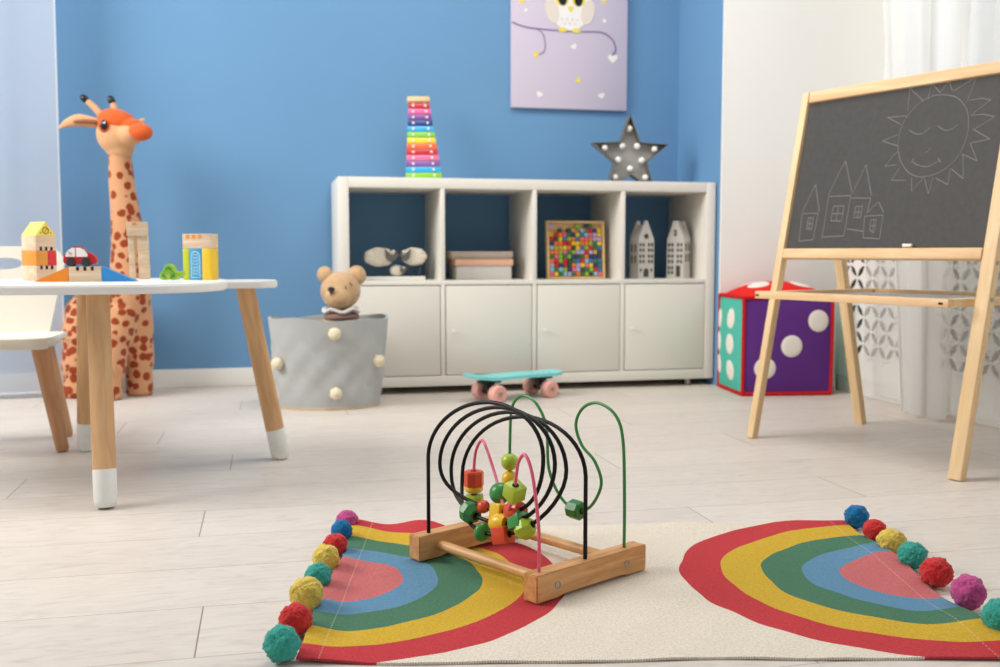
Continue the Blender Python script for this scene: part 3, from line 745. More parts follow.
# local axes: x = along width (a), y = towards the rear (b)
K = .205
def bar(name, p0, p1, wx, wy, m=PINE, par=None, bev=.003):
    """straight square bar between two points, wx wide along local x, wy thick along y"""
    p0, p1 = Vector(p0), Vector(p1); dd = p1-p0; L_ = dd.length; zc = dd.normalized()
    xc = Vector((1, 0, 0)) if abs(zc.x) < .9 else Vector((0, 1, 0)); yc = zc.cross(xc).normalized(); xc = yc.cross(zc)
    M = Matrix((xc, yc, zc)).transposed().to_4x4(); M.translation = p0
    q = B(); q.box(-wx/2, wx/2, -wy/2, wy/2, 0, L_, bev)
    return q.build(name, m, par or ez, loc=M.translation, rot=M.to_euler())
def F(a, z, off=0): return (a, K*z+off*1.0, z)
WB = .636
bar('leg', F(0, 0), F(0, .978), .023, .024); bar('leg', F(WB, 0), F(WB, .978), .034, .024)
for a in (.004, WB-.004): bar('leg', (a, .462, 0), (a, .462-.223*.985, .985), .030, .024)
BR_ = Matrix.Rotation(-math.atan(K), 4, 'X')
LB = math.sqrt(1+K*K)
def onboard(name, a0, a1, z0, z1, y0, y1, m, bev=.003):
    q = B(); q.box(a0, a1, y0, y1, z0*LB, z1*LB, bev); return q.build(name, m, ez, rot=(-math.atan(K), 0, 0))
PINE_X = wood('pale pine cross rail', (226, 184, 134), (240, 206, 160), 'x', 12)
onboard('top_rail', .015, WB-.017, .947, .977, -.012, .012, PINE_X); onboard('bottom_rail', .015, WB-.017, .506, .533, -.016, .012, PINE_X)
SLATE = mat('chalkboard slate', (70, 68, 66), .6, .35, noise=.10, nscale=60, bump=.1, bscale=150)
board = onboard('chalkboard', .014, WB-.016, .530, .950, -.002, .004, SLATE, 0)
bar('rear_top_rail', (.02, .462-.223*.96, .96), (WB-.02, .462-.223*.96, .96), .02, .02, PINE_X)
SUN = [[(.331,.804),(.333,.843),(.351,.879),(.381,.906),(.421,.918),(.464,.911),(.491,.896),(.514,.868),(.524,.834),(.524,.801),(.514,.766),(.491,.737),(.457,.718),(.416,.713),(.379,.725),(.352,.752),(.337,.78),(.331,.804)],[(.345,.888),(.34,.946),(.388,.907)],[(.399,.908),(.403,.951),(.431,.923),(.451,.95),(.465,.922)],[(.469,.921),(.526,.95),(.51,.89)],[(.516,.893),(.547,.894),(.573,.887),(.53,.859)],[(.526,.855),(.558,.854),(.59,.845),(.538,.818)],[(.538,.82),(.586,.792),(.536,.787)],[(.536,.787),(.562,.742),(.519,.762)],[(.522,.759),(.533,.701),(.497,.727)],[(.494,.73),(.494,.689),(.458,.707)],[(.45,.71),(.444,.669),(.425,.709)],[(.421,.709),(.395,.677),(.388,.714)],[(.372,.707),(.329,.71),(.348,.741)],[(.335,.749),(.302,.748),(.333,.784)],[(.332,.798),(.281,.816),(.328,.828)],[(.33,.854),(.286,.877),(.347,.874)],[(.359,.836),(.378,.825),(.4,.824),(.419,.837)],[(.44,.838),(.463,.825),(.483,.827),(.494,.836)],[(.415,.775),(.423,.777),(.429,.784)],[(.381,.755),(.402,.743),(.429,.738),(.448,.745),(.461,.751)],[(.378,.75),(.385,.762)],[(.455,.757),(.465,.746)]]
CASTLE = [[(.055,.557),(.051,.633),(.107,.632),(.105,.559),(.053,.556)],[(.051,.638),(.082,.713),(.11,.637)],[(.076,.59),(.075,.621),(.093,.62),(.094,.587),(.075,.59)],[(.076,.605),(.094,.603)],[(.082,.621),(.085,.587)],[(.135,.562),(.135,.677),(.209,.676),(.207,.568),(.136,.566)],[(.132,.681),(.172,.772),(.212,.681)],[(.155,.61),(.156,.649),(.192,.649),(.191,.608),(.155,.61)],[(.155,.629),(.191,.629)],[(.174,.65),(.173,.609)],[(.211,.669),(.274,.666),(.27,.628)],[(.213,.587),(.267,.579)],[(.214,.683),(.242,.756),(.275,.672)],[(.23,.617),(.23,.646),(.252,.646),(.251,.615),(.23,.617)],[(.231,.631),(.253,.63)],[(.242,.646),(.241,.615)],[(.264,.619),(.321,.62),(.322,.559),(.27,.562),(.264,.619)],[(.269,.627),(.301,.655),(.321,.627)],[(.287,.583),(.286,.609),(.303,.609),(.301,.574),(.287,.583)],[(.286,.593),(.303,.593)],[(.296,.61),(.295,.576)]]
CHALK = mat('chalk line', (142, 139, 134), .95, .05)
for nm, S_, r in (('sun_outline_drawing', SUN[:1], .0011), *(('sun_ray_drawing', [l], .0011) for l in SUN[1:16]), ('sun_eye_drawing', SUN[16:17], .0011), ('sun_eye_drawing', SUN[17:18], .0011), ('sun_nose_drawing', SUN[18:19], .0011), ('sun_mouth_drawing', SUN[19:], .0011),
                  ('castle_tower_drawing', CASTLE[0:5], .00125), ('castle_tower_drawing', CASTLE[5:10], .00125), ('castle_tower_drawing', CASTLE[10:16], .00125), ('castle_tower_drawing', CASTLE[16:], .00125)):
    q = B()
    for l in S_:
        P = [Vector((a, -.0022, z*LB)) for a, z in l]
        if nm.startswith('sun') and 'ray' not in nm and len(P) > 2: P = smooth_path(P, 4)
        for p0, p1 in zip(P, P[1:]): q.tube([p0, p1], r, 6)
    q.build(nm, CHALK, board)
# tray
for nm, a0, a1, b0, b1 in (('tray_rail', .004, .602, -.004, .018), ('tray_rail', .022, .042, .018, .455), ('tray_rail', .582, .602, .018, .455), ('tray_rail', .004, .622, .455, .475)):
    B().box(a0, a1, b0, b1, .397, .417, .002).build(nm, PINE_X if a1-a0 > .1 else PINE_Y, ez)
B().box(.040, .584, .014, .46, .403, .406).build('tray_panel', mat('grey tray cloth', (196, 192, 188), .9, .1), ez)
for a in (.008, .578):
    B().box(a, a+.010, -.0055, -.003, .4035, .4085).build('hinge_slot', DARK, ez)
for z in (.415, .50):
    q = B(); q.cyl((WB+.016, K*z, z), (WB+.0185, K*z, z), .005, seg=14); q.build('screw', STEEL, ez)
ck = B(); ck.cyl((-.013, 0, 0), (.013, 0, 0), .0045, seg=14, bev=.0008)
eM = Matrix.Translation((1.334, 2.623, 0)) @ Matrix.Rotation(math.atan2(-.9438, .3304), 4, 'Z')
cp = eM @ Vector((.414, K*.533-.0095, .5375+.0042))
tag(ck.build('chalk_stick', mat('white chalk', (238, 236, 230), .9), None, cp, (0, 0, math.atan2(-.9438, .3304))), 'short white chalk lying on the ledge under the chalkboard', 'chalk')

# ------------------------------------------------------------------ kids table
TZ = .457
tbx, tby = -.30, 2.53
ta = thing('kids_table', 'small white cloud-shaped table with round white-dipped beech legs', 'table', (tbx, tby, 0))
def cloud():
    """outline of a rounded slab with a lobe at its right end and another at its left"""
    def inside(x, y):
        if abs(x/.33)**3+abs(y/.32)**3 < 1: return True
        if (x-.372)**2+(y-.055)**2 < .074**2: return True
        return (x+.40)**2+(y-.02)**2 < .20**2
    pts = []
    for k in range(360):
        a = 2*PI*k/360; r = .70
        while not inside(r*math.cos(a), r*math.sin(a)): r -= .001
        pts.append((-.12+r*math.cos(a), r*math.sin(a)))
    return pts
tb = bmesh.new(); oc = cloud()
vs = [tb.verts.new((x, y, TZ-.019)) for x, y in oc]; f = tb.faces.new(vs)
r = bmesh.ops.extrude_face_region(tb, geom=[f]); bmesh.ops.translate(tb, vec=(0, 0, .019), verts=[e for e in r['geom'] if isinstance(e, bmesh.types.BMVert)])
bmesh.ops.recalc_face_normals(tb, faces=tb.faces)
be = [e for e in tb.edges if abs(e.verts[0].co.z-e.verts[1].co.z) < 1e-5]
bmesh.ops.bevel(tb, geom=be, offset=.003, segments=3, affect='EDGES')
q = B(); q._add(tb); q.build('tabletop', WHITE_SATIN, ta, sharp=30)
WTIP = mat('white leg paint', (232, 232, 226), .5, noise=.03, nscale=60)
def dip_leg(par, foot, top, r0, r1, tip, m=BEECH):
    foot, top = Vector(foot), Vector(top); d = top-foot; L_ = d.length
    M = Matrix.Translation(foot) @ d.to_track_quat('Z', 'Y').to_matrix().to_4x4()
    q = B(); q.lathe([(0, tip), (r0, tip), (r1, L_), (0, L_)], 32)
    o = q.build('leg', m, par, loc=foot, rot=d.to_track_quat('Z', 'Y').to_euler())
    if tip:
        q = B(); q.lathe([(0, 0), (r0*.72, 0), (r0*.92, .006), (r0*1.005, .016), (r0*1.005, tip+.0005), (0, tip+.0005)], 32); q.build('leg_tip', WTIP, o)
    return o
for fx, fy, tx, ty in ((-.33, 2.185, -.345, 2.265), (.028, 2.62, -.052, 2.60), (-.473, 2.84, -.450, 2.775)):
    o = dip_leg(ta, (fx-tbx, fy-tby, .0022), (tx-tbx, ty-tby, TZ-.019), .0232, .0232, .078)
    q = B(); q.cyl((tx-tbx, ty-tby, TZ-.0215), (tx-tbx, ty-tby, TZ-.0185), .019, seg=20); q.build('leg_plate', mat('dark leg plate', (90, 88, 80), .5, metal=.5), ta)

# ------------------------------------------------------------------ chair
ca = thing('kids_chair', 'small white chair with tapered wooden legs at the left edge behind the table', 'chair', (-.738, 2.93, 0))
def rounded(w_, d_, r, n=8):
    P = []
    for cx, cy, a0 in ((w_/2-r, d_/2-r, 0), (-w_/2+r, d_/2-r, PI/2), (-w_/2+r, -d_/2+r, PI), (w_/2-r, -d_/2+r, 1.5*PI)):
        P += [(cx+r*math.cos(a0+PI/2*k/n), cy+r*math.sin(a0+PI/2*k/n)) for k in range(n+1)]
    return P
CHW = mat('cream white chair lacquer', (228, 223, 210), .35, .45)
q = B(); P = [(.205*1.0 if False else x, y) for x, y in rounded(.385, .31, .06)]
q.prism(P, .288, .304, None, .004)
q.prism(rounded(.36, .24, .03), .274, .289, None, .003)
q.build('seat', CHW, ca, sharp=30)
# backrest with a hand hole
tb = bmesh.new()
def bring(pts, y): return [tb.verts.new((x, y, z)) for x, z in pts]
out = []
hw0, hw1 = .145, .185
prof = [(-hw0, .30), (hw0, .30)]
for k in range(9):
    a = k/8*PI/2; prof.append((hw1-.05+.05*math.cos(a), .545-.05+.05*math.sin(a)))
for k in range(9):
    a = PI/2+k/8*PI/2; prof.append((-hw1+.05+.05*math.cos(a), .545-.05+.05*math.sin(a)))
hole = []
for k in range(24):
    a = 2*PI*k/24; hole.append((.075*math.copysign(abs(math.cos(a))**.6, math.cos(a)), .497+.017*math.copysign(abs(math.sin(a))**.8, math.sin(a))))
ov = bring(prof, 0); hv_ = bring(hole, 0)
ed = [tb.edges.new((ov[i], ov[(i+1) % len(ov)])) for i in range(len(ov))]+[tb.edges.new((hv_[i], hv_[(i+1) % len(hv_)])) for i in range(len(hv_))]
r = bmesh.ops.triangle_fill(tb, use_beauty=True, edges=ed)
fs = [g for g in r['geom'] if isinstance(g, bmesh.types.BMFace)]
# drop faces inside the hand hole, if any
for f in list(fs):
    c = f.calc_center_median()
    if all(v in hv_ for v in f.verts): bmesh.ops.delete(tb, geom=[f], context='FACES_ONLY'); fs.remove(f)
r = bmesh.ops.extrude_face_region(tb, geom=fs); bmesh.ops.translate(tb, vec=(0, .016, 0), verts=[e for e in r['geom'] if isinstance(e, bmesh.types.BMVert)])
bmesh.ops.recalc_face_normals(tb, faces=tb.faces)
q = B(); q._add(tb, Matrix.Translation((0, .105, 0)) @ Matrix.Translation((0, 0, .30)) @ Matrix.Rotation(math.radians(-9), 4, 'X') @ Matrix.Translation((0, 0, -.30))); q.build('backrest', CHW, ca, sharp=30)
for fx, fy, tx, ty in ((.206, -.085, .158, -.065), (-.206, -.085, -.158, -.065), (.175, .155, .135, .08), (-.175, .155, -.135, .08)):
    foot, top = Vector((fx, fy, .002)), Vector((tx, ty, .274)); dd = top-foot
    q = B(); q.lathe([(0, 0), (.0125, 0), (.0155, .003), (.0165, .010), (.0255, dd.length), (0, dd.length)], 28)
    q.build('leg', CHAIR_WOOD, ca, loc=foot, rot=dd.to_track_quat('Z', 'Y').to_euler())

# ------------------------------------------------------------------ toy blocks
def block(name, label, m, shape, loc, rz=0, group='toy building blocks on the small table'):
    q = B(); shape(q); return tag(q.build(name, m, None, loc, (0, 0, rz)), label, 'toy block', group)
def notched(w_, d_, h_, up):
    def f(q):
        q.box(-w_/2, w_/2, -d_/2, d_/2, 0, h_, .0012)
    return f
def add_marks(o, w_, d_, h_, up, m=DARK):
    for k in (-1, 0, 1):
        q = B(); z0 = h_-.009 if up else 0.0004
        x = k*w_*.26
        q.box(x-.0032, x+.0032, -d_/2-.0006, -d_/2+.003, z0, z0+.0088); q.build('slot', m, o)
ta_rz = math.radians(48)
bw, bdp, bh = .056, .053, .0358
tx_, ty_ = -.536, 2.660
block_g = 'toy blocks of the clock tower'
o = block('toy_block', 'bare wood block with slots along its top, foot of the clock tower', BLOCK_WOOD, notched(bw, bdp, bh, 1), (tx_, ty_, TZ), ta_rz); add_marks(o, bw, bdp, bh, True)
cR, sR = math.cos(ta_rz), math.sin(ta_rz)
def tw(x, y, z): return (tx_+x*cR-y*sR, ty_+x*sR+y*cR, TZ+z)
block('toy_block', 'orange block in the middle of the clock tower', paint('tower orange', (212, 140, 52)), lambda q: q.box(-.0285, .004, -.027, .027, 0, .0358, .0012), tw(0, 0, bh), ta_rz)
block('toy_block', 'red block beside the orange one in the clock tower', paint('tower red', (206, 40, 52)), lambda q: q.box(.0042, .0285, -.027, .027, 0, .0358, .0012), tw(0, 0, bh), ta_rz)
o = block('toy_block', 'bare wood block with slots along its bottom, under the yellow roof', BLOCK_WOOD, notched(bw, bdp, bh, 0), tw(0, 0, bh*2), ta_rz); add_marks(o, bw, bdp, bh, False)
o = block('toy_block', 'yellow roof-shaped block with a clock face on the tower top', paint('roof yellow', (240, 212, 92)), lambda q: q.prism([(-.0285, 0), (.0285, 0), (0, .034)], -.0265, .0265, RX, .0008), tw(0, 0, bh*3), ta_rz)
q = B()
for k in range(20):
    a0, a1 = 2*PI*k/20, 2*PI*(k+1)/20
    q.tube([(.008*math.cos(a0), -.0269, .0125+.008*math.sin(a0)), (.008*math.cos(a1), -.0269, .0125+.008*math.sin(a1))], .0009, 5)
q.tube([(0, -.0269, .0125), (.0035, -.0269, .018)], .0008, 5); q.tube([(0, -.0269, .0125), (-.002, -.0269, .008)], .0008, 5)
for s in (-1, 1): q.ball((s*.0135, -.0269, .007), (.0018, .0008, .0016), 2)
q.build('clock_print', DARK, o)
# ramp with car
rx0, ry0 = -.408, 2.530
rrz = math.radians(-2)
cR2, sR2 = math.cos(rrz), math.sin(rrz)
def rp(x, y, z): return (rx0+x*cR2-y*sR2, ry0+x*sR2+y*cR2, TZ+z)
o = block('toy_block', 'bare wood block with slots under the little red car', BLOCK_WOOD, notched(.072, .04, .0345, 1), rp(0, 0, 0), rrz); add_marks(o, .062, .04, .0345, True)
block('toy_block', 'orange wedge block, left ramp up to the red car', paint('ramp orange', (228, 134, 30)), lambda q: q.prism([(-.076, 0), (0, 0), (0, .0345)], -.02, .02, RX, .0006), rp(-.0363, 0, 0), rrz)
block('toy_block', 'blue wedge block, right ramp down from the red car', paint('ramp blue', (42, 136, 204)), lambda q: q.prism([(.077, 0), (0, .0345), (0, 0)], -.02, .02, RX, .0006), rp(.0363, 0, 0), rrz)
car = thing('toy_car', 'little red wooden car parked on the ramp blocks', 'toy car', rp(-.012, 0, .0345), rrz)
car.scale = (.90, 1, .93)
cp_ = [(-.041, .010), (-.041, .019), (-.036, .034), (-.026, .038), (-.012, .0515), (.004, .051), (.014, .038), (.022, .035), (.030, .031), (.038, .024), (.041, .016), (.040, .008), (.032, .006), (-.034, .006)]
q = B(); q.prism(cp_, -.012, .012, RX, .0018); q.build('car_body', paint('car red', (190, 26, 38)), car)
GLASSW = paint('car window white', (236, 232, 226))
for wp_ in ([(-.034, .026), (-.010, .026), (-.010, .0485), (-.018, .0475), (-.026, .043), (-.032, .035)], [(-.0075, .026), (.020, .026), (.020, .033), (.013, .043), (.003, .0485), (-.0075, .0485)]):
    q = B(); q.prism([(x-.001, z-.0015) for x, z in wp_], 0, .001, Matrix.Translation((0, -.012, 0)) @ RX); q.build('window', GLASSW, car)
q = B(); q.tube([(-.028, -.0133, .038), (-.018, -.0133, .031)], .0007, 5); q.tube([(-.026, -.0133, .033), (-.021, -.0133, .029)], .0007, 5); q.build('window_lines', paint('car line red', (150, 30, 40)), car)
for cx in (-.022, .015):
    q = B(); q.cyl((cx, .016, .0115), (cx, -.017, .0115), .0113, seg=24, bev=.0015); q.build('wheel', mat('black wood wheel', (38, 38, 40), .5), car)
# bare twin columns
wx0, wy0, wrz = -.314, 2.742, math.radians(5)
cR3, sR3 = math.cos(wrz), math.sin(wrz)
def wp(x, z, y=0): return (wx0+x*cR3-y*sR3, wy0+x*sR3+y*cR3, TZ+z)
lev = ['at the bottom', 'in the middle', 'at the top']
for c_, (x, w_, nm) in enumerate(((-.0175, .015, 'narrow'), (.0105, .027, 'wide'))):
    for k in range(3):
        block('toy_block', '%s bare wood block %s of the %s column behind the blue ramp' % (nm, lev[k], 'left' if c_ == 0 else 'right'), BLOCK_WOOD, lambda q, w_=w_, k=k: q.box(-w_/2, w_/2, -.016+.0006*k, .016, 0, .0362, .0012), wp(x-.001*k, .0362*k), wrz)
o = block('toy_block', 'bare wood block lying across the two bare wood columns', BLOCK_WOOD, lambda q: q.box(-.0255, .0255, -.018, .018, 0, .036, .0012), wp(-.004, .0362*3), wrz)
q = B(); q.box(-.012, -.002, -.0186, -.017, .027, .0345); q.build('slot', ORG, o)
# gate
gx, gy, grz = -.158, 2.630, math.radians(-24)
cR4, sR4 = math.cos(grz), math.sin(grz)
def gp(x, z, y=0): return (gx+x*cR4-y*sR4, gy+x*sR4+y*cR4, TZ+z)
block('toy_block', 'lime green post block at the left of the toy gate', paint('gate lime', (190, 198, 44)), lambda q: q.box(-.0085, .0085, -.02, .02, 0, .077, .0012), gp(-.0290, 0), grz)
o = block('toy_block', 'blue door block with a white arched grille in the toy gate', paint('door blue', (50, 150, 200)), lambda q: q.box(-.0165, .0165, -.02, .02, 0, .077, .0012), gp(-.0037, 0), grz)
q = B(); PR = paint('door print', (190, 226, 236))
ar = [(-.0115, .006), (-.0115, .058)]+[(-.0115*math.cos(a), .058+.0115*math.sin(a)) for a in [PI*k/12 for k in range(13)]]+[(.0115, .058), (.0115, .006), (-.0115, .006)]
q.tube([(x, -.0202, z) for x, z in ar], .0011, 6)
for zz in range(7):
    q.tube([(-.0095, -.0202, .012+zz*.0078), (.0095, -.0202, .018+zz*.0078)], .0006, 5); q.tube([(.0095, -.0202, .012+zz*.0078), (-.0095, -.0202, .018+zz*.0078)], .0006, 5)
q.build('grille_print', PR, o)
block('toy_block', 'yellow post block at the right of the toy gate', paint('gate yellow', (230, 190, 44)), lambda q: q.box(-.0120, .0120, -.02, .02, 0, .077, .0012), gp(.0252, 0), grz)
o = block('toy_block', 'bare wood lintel block with three orange marks on the toy gate', BLOCK_WOOD, lambda q: q.box(-.0375, .0375, -.02, .02, 0, .036, .0012), gp(0, .077), grz)
for k in range(3):
    q = B(); q.box(-.028+.0165*k, -.020+.0165*k, -.0207, -.019, .025, .034); q.build('slot', ORG, o)
# little tree
LG = paint('tree rim lime', (150, 190, 56)); DG = paint('tree leaf green', (70, 150, 50))
tr_ = thing('toy_tree', 'small green tree-shaped block lying in front of the toy gate', 'toy block', (-.212, 2.41, TZ), math.radians(-14))
q = B()
tp_ = []
for k in range(60):
    a = 2*PI*k/60; rr = .0185+.004*math.cos(3*(a-PI/2)); tp_.append((rr*math.cos(a), .0205+rr*math.sin(a)*.93))
q.prism([(x, max(.0006, z)) for x, z in tp_], -.011, .011, RX, 0); q.box(.012, .032, -.010, .010, .014, .025, .002); q.build('tree_body', LG, tr_, sharp=50)
q = B()
lp = [(.72*x, .0205+.72*(z-.0205)) for x, z in tp_]; q.prism(lp, .011, .0122, RX); lf = q.build('leaf_print', DG, tr_)
q = B()
for a in (-.9, -.45, 0, .45, .9): q.tube([(.002*math.sin(a), -.0128, .010), (.0125*math.sin(a), -.0128, .012+.017*math.cos(a))], .0009, 5)
q.build('leaf_veins', paint('leaf vein', (190, 210, 80)), lf)

# ------------------------------------------------------------------ penny skateboard
sk = thing('skateboard', 'turquoise mini skateboard with pink wheels on the floor before the shelf', 'skateboard', (.868, 3.545, 0), math.atan2(.087, .213))
TQ = mat('turquoise plastic', (124, 218, 218), .35, .5); WPK = mat('pink urethane', (236, 174, 162), .45, .4)
n = 48; L0, L1 = -.215, .205
tb = bmesh.new(); rows = []
for i in range(n+1):
    u = i/n; x = L0+(L1-L0)*u
    hw = .056*min(1, math.sqrt(max(0.0, 1-max(0, (abs(u-.5)-.36)/.14)**2)))
    hw = max(hw, .010)*(1-.10*abs(u-.5))
    z = .0705+.022*max(0, (.26-u)/.26)**1.6+.006*max(0, (u-.85)/.15)-.004*math.sin(PI*u)*-1
    rows.append([tb.verts.new((x, hw*s, z+.003*abs(s)**3)) for s in (-1, -.75, -.4, 0, .4, .75, 1)])
for a, c in zip(rows, rows[1:]):
    for k in range(6): tb.faces.new((a[k], c[k], c[k+1], a[k+1]))
r = bmesh.ops.extrude_face_region(tb, geom=tb.faces[:]); bmesh.ops.translate(tb, vec=(0, 0, .011), verts=[e for e in r['geom'] if isinstance(e, bmesh.types.BMVert)])
bmesh.ops.recalc_face_normals(tb, faces=tb.faces)
q = B(); q._add(tb); dk = q.build('deck', TQ, sk, sharp=50)
for sx_ in (-.115, .115):
    for s1 in (-1, 1):
        for s2 in (-1, 1):
            q = B(); q.lathe([(0, 0), (.004, 0), (.003, .0015), (0, .002)], 12, Matrix.Translation((sx_*1.02+s1*.025, s2*.018, .0845))); q.build('bolt', STEEL, dk)
    q = B(); q.box(sx_-.036, sx_+.036, -.026, .026, .064, .0725, .002); q.box(sx_-.016, sx_+.016, -.018, .018, .042, .066, .004)
    q.cyl((sx_, -.046, .031), (sx_, .046, .031), .0085, seg=16); q.prism([(-.010, .031), (.010, .031), (.016, .066), (-.016, .066)], -.014, .014, Matrix.Translation((sx_, 0, 0)) @ RX)
    q.build('truck', BLACK, sk)
    for s in (-1, 1):
        q = B(); prof = [(.0, -.020), (.014, -.020), (.015, -.0175), (.023, -.020), (.029, -.017), (.031, -.011), (.031, .011), (.029, .017), (.023, .020), (.015, .0175), (.014, .020), (.0, .020)]
        q.lathe(prof, 40, Matrix.Translation((sx_, s*.053, .031)) @ Matrix.Rotation(PI/2, 4, 'X')); wl = q.build('wheel', WPK, sk)
        q = B(); q.lathe([(0, 0), (.0105, 0), (.0105, .002), (.006, .003), (.005, .007), (0, .0075)], 20, Matrix.Translation((sx_, s*(.053+.0178), .031)) @ Matrix.Rotation(-s*PI/2, 4, 'X')); q.build('bearing', STEEL, wl)

# ------------------------------------------------------------------ rug
YAW = math.radians(-12.9)
cyw, syw = math.cos(-YAW), math.sin(-YAW)
def cam2room(xc, yc, z=0): return (xc*cyw+yc*syw, -xc*syw+yc*cyw, z)
RUGC = (.199, 1.618); HL, HWD = .468, .322
RUGC = (.199, 1.590)
rug = thing('rainbow_rug', 'cream cotton rug with a rainbow arch at each end and coloured pompoms', 'rug', cam2room(*RUGC), YAW+math.radians(1.0))
def rug_mat():
    m = bpy.data.materials.new('rainbow cotton weave'); m.use_nodes = True; nt = m.node_tree; N = nt.nodes; L = nt.links; p = N['Principled BSDF']
    tc = N.new('ShaderNodeTexCoord'); sep = N.new('ShaderNodeSeparateXYZ'); L.new(tc.outputs['Object'], sep.inputs[0])
    def mth(op, a, b=None, c=None):
        n = N.new('ShaderNodeMath'); n.operation = op
        for i, v in enumerate((a, b, c)):
            if v is None: continue
            if isinstance(v, (int, float)): n.inputs[i].default_value = v
            else: L.new(v, n.inputs[i])
        return n.outputs[0]
    n1 = N.new('ShaderNodeTexNoise'); n1.inputs['Scale'].default_value = 8; n1.inputs['Detail'].default_value = 1; L.new(tc.outputs['Object'], n1.inputs['Vector'])
    dx = mth('SUBTRACT', HL-.002, mth('ABSOLUTE', sep.outputs['X'])); dy = mth('MULTIPLY', sep.outputs['Y'], 1.08)
    rr = mth('SQRT', mth('ADD', mth('MULTIPLY', dx, dx), mth('MULTIPLY', dy, dy)))
    rr = mth('ADD', rr, mth('MULTIPLY', mth('SUBTRACT', n1.outputs['Fac'], .5), .020))
    cr = N.new('ShaderNodeValToRGB'); cr.color_ramp.interpolation = 'CONSTANT'; E = cr.color_ramp.elements
    stops = [(0, (202, 114, 114)), (.110, (104, 146, 174)), (.171, (84, 126, 100)), (.236, (212, 174, 64)), (.303, (198, 70, 74)), (.369, (232, 220, 202))]
    E[0].position = 0; E[0].color = lin(stops[0][1]); E[1].position = stops[-1][0]; E[1].color = lin(stops[-1][1])
    for s in stops[1:-1]: x = E.new(s[0]); x.color = lin(s[1])
    L.new(rr, cr.inputs['Fac'])
    n2 = N.new('ShaderNodeTexNoise'); n2.inputs['Scale'].default_value = 260; n2.inputs['Detail'].default_value = 2; L.new(tc.outputs['Object'], n2.inputs['Vector'])
    mp = N.new('ShaderNodeMapping'); mp.inputs['Scale'].default_value = (1, 1, 1); L.new(tc.outputs['Object'], mp.inputs['Vector'])
    def wave(sock, per): return mth('SINE', mth('MULTIPLY', sock, 2*PI/per))
    wv = mth('MULTIPLY', wave(sep.outputs['X'], .0034), wave(sep.outputs['Y'], .0034))
    hgt = mth('ADD', mth('MULTIPLY', wv, .5), n2.outputs['Fac'])
    mr = N.new('ShaderNodeMapRange'); mr.inputs['From Min'].default_value = .1; mr.inputs['From Max'].default_value = .9; mr.inputs['To Min'].default_value = .66; mr.inputs['To Max'].default_value = 1.12
    L.new(hgt, mr.inputs['Value'])
    mx = N.new('ShaderNodeMix'); mx.data_type = 'RGBA'; mx.blend_type = 'MULTIPLY'; mx.inputs['Factor'].default_value = 1
    L.new(cr.outputs['Color'], mx.inputs['A']); L.new(mr.outputs['Result'], mx.inputs['B'])
    # pale dashes of the seam by both short ends
    sd = mth('LESS_THAN', mth('ABSOLUTE', mth('SUBTRACT', dx, .030)), .0009)
    dash = mth('MULTIPLY', sd, mth('GREATER_THAN', wave(sep.outputs['Y'], .008), -.2))
    m3 = N.new('ShaderNodeMix'); m3.data_type = 'RGBA'; L.new(mth('MULTIPLY', dash, .35), m3.inputs['Factor']); L.new(mx.outputs['Result'], m3.inputs['A']); m3.inputs['B'].default_value = lin((225, 205, 185))
    L.new(m3.outputs['Result'], p.inputs['Base Color']); p.inputs['Roughness'].default_value = .95; p.inputs['Specular IOR Level'].default_value = .05
    bp = N.new('ShaderNodeBump'); bp.inputs['Strength'].default_value = .35; bp.inputs['Distance'].default_value = .0015
    L.new(hgt, bp.inputs['Height']); L.new(bp.outputs['Normal'], p.inputs['Normal']); return m
def sstep(a, b_, x):
    t_ = max(0, min(1, (x-a)/(b_-a))); return t_*t_*(3-2*t_)
def gauss(x, y, cx, cy, sx, sy): return math.exp(-((x-cx)/sx)**2-((y-cy)/sy)**2)
def rug_z(x, y):
    z = .0042
    z += .014*gauss(x, y, -.345, HWD, .045, .05)+.012*gauss(x, y, -HL, HWD, .05, .10)
    z += .010*gauss(x, y, -HL, .0, .03, .20)+.006*gauss(x, y, -HL, -.26, .03, .08)
    z += .010*gauss(x, y, HL-.05, HWD, .09, .08)+.012*gauss(x, y, HL, .12, .05, .14)+.014*gauss(x, y, HL, -.22, .05, .08)
    z += .006*gauss(x, y, .18, HWD, .07, .05)
    z += .0016*math.sin(x*31+y*13)*sstep(.20, .45, abs(x))+.0005*math.sin(x*57-y*41)
    return max(.0036, z)
nx, ny = 180, 124
tb = bmesh.new(); top, bot = [], []
for j in range(ny+1):
    rt, rb = [], []
    for i in range(nx+1):
        x = -HL+2*HL*i/nx; y = -HWD+2*HWD*j/ny
        wx_ = x+(.004*math.sin(y*17))*(abs(x)/HL)**6; wy_ = y+(.004*math.sin(x*9+.7)+.002*math.sin(x*23))*(abs(y)/HWD)**6
        z = rug_z(x, y); rt.append(tb.verts.new((wx_, wy_, z))); rb.append(tb.verts.new((wx_, wy_, z-.0034)))
    top.append(rt); bot.append(rb)
for j in range(ny):
    for i in range(nx):
        tb.faces.new((top[j][i], top[j][i+1], top[j+1][i+1], top[j+1][i])); tb.faces.new((bot[j][i], bot[j+1][i], bot[j+1][i+1], bot[j][i+1]))
for j in range(ny):
    tb.faces.new((top[j][0], top[j+1][0], bot[j+1][0], bot[j][0])); tb.faces.new((top[j][nx], bot[j][nx], bot[j+1][nx], top[j+1][nx]))
for i in range(nx):
    tb.faces.new((top[0][i], bot[0][i], bot[0][i+1], top[0][i+1])); tb.faces.new((top[ny][i], top[ny][i+1], bot[ny][i+1], bot[ny][i]))
q = B(); q._add(tb); q.build('woven_mat', rug_mat(), rug, sharp=60)
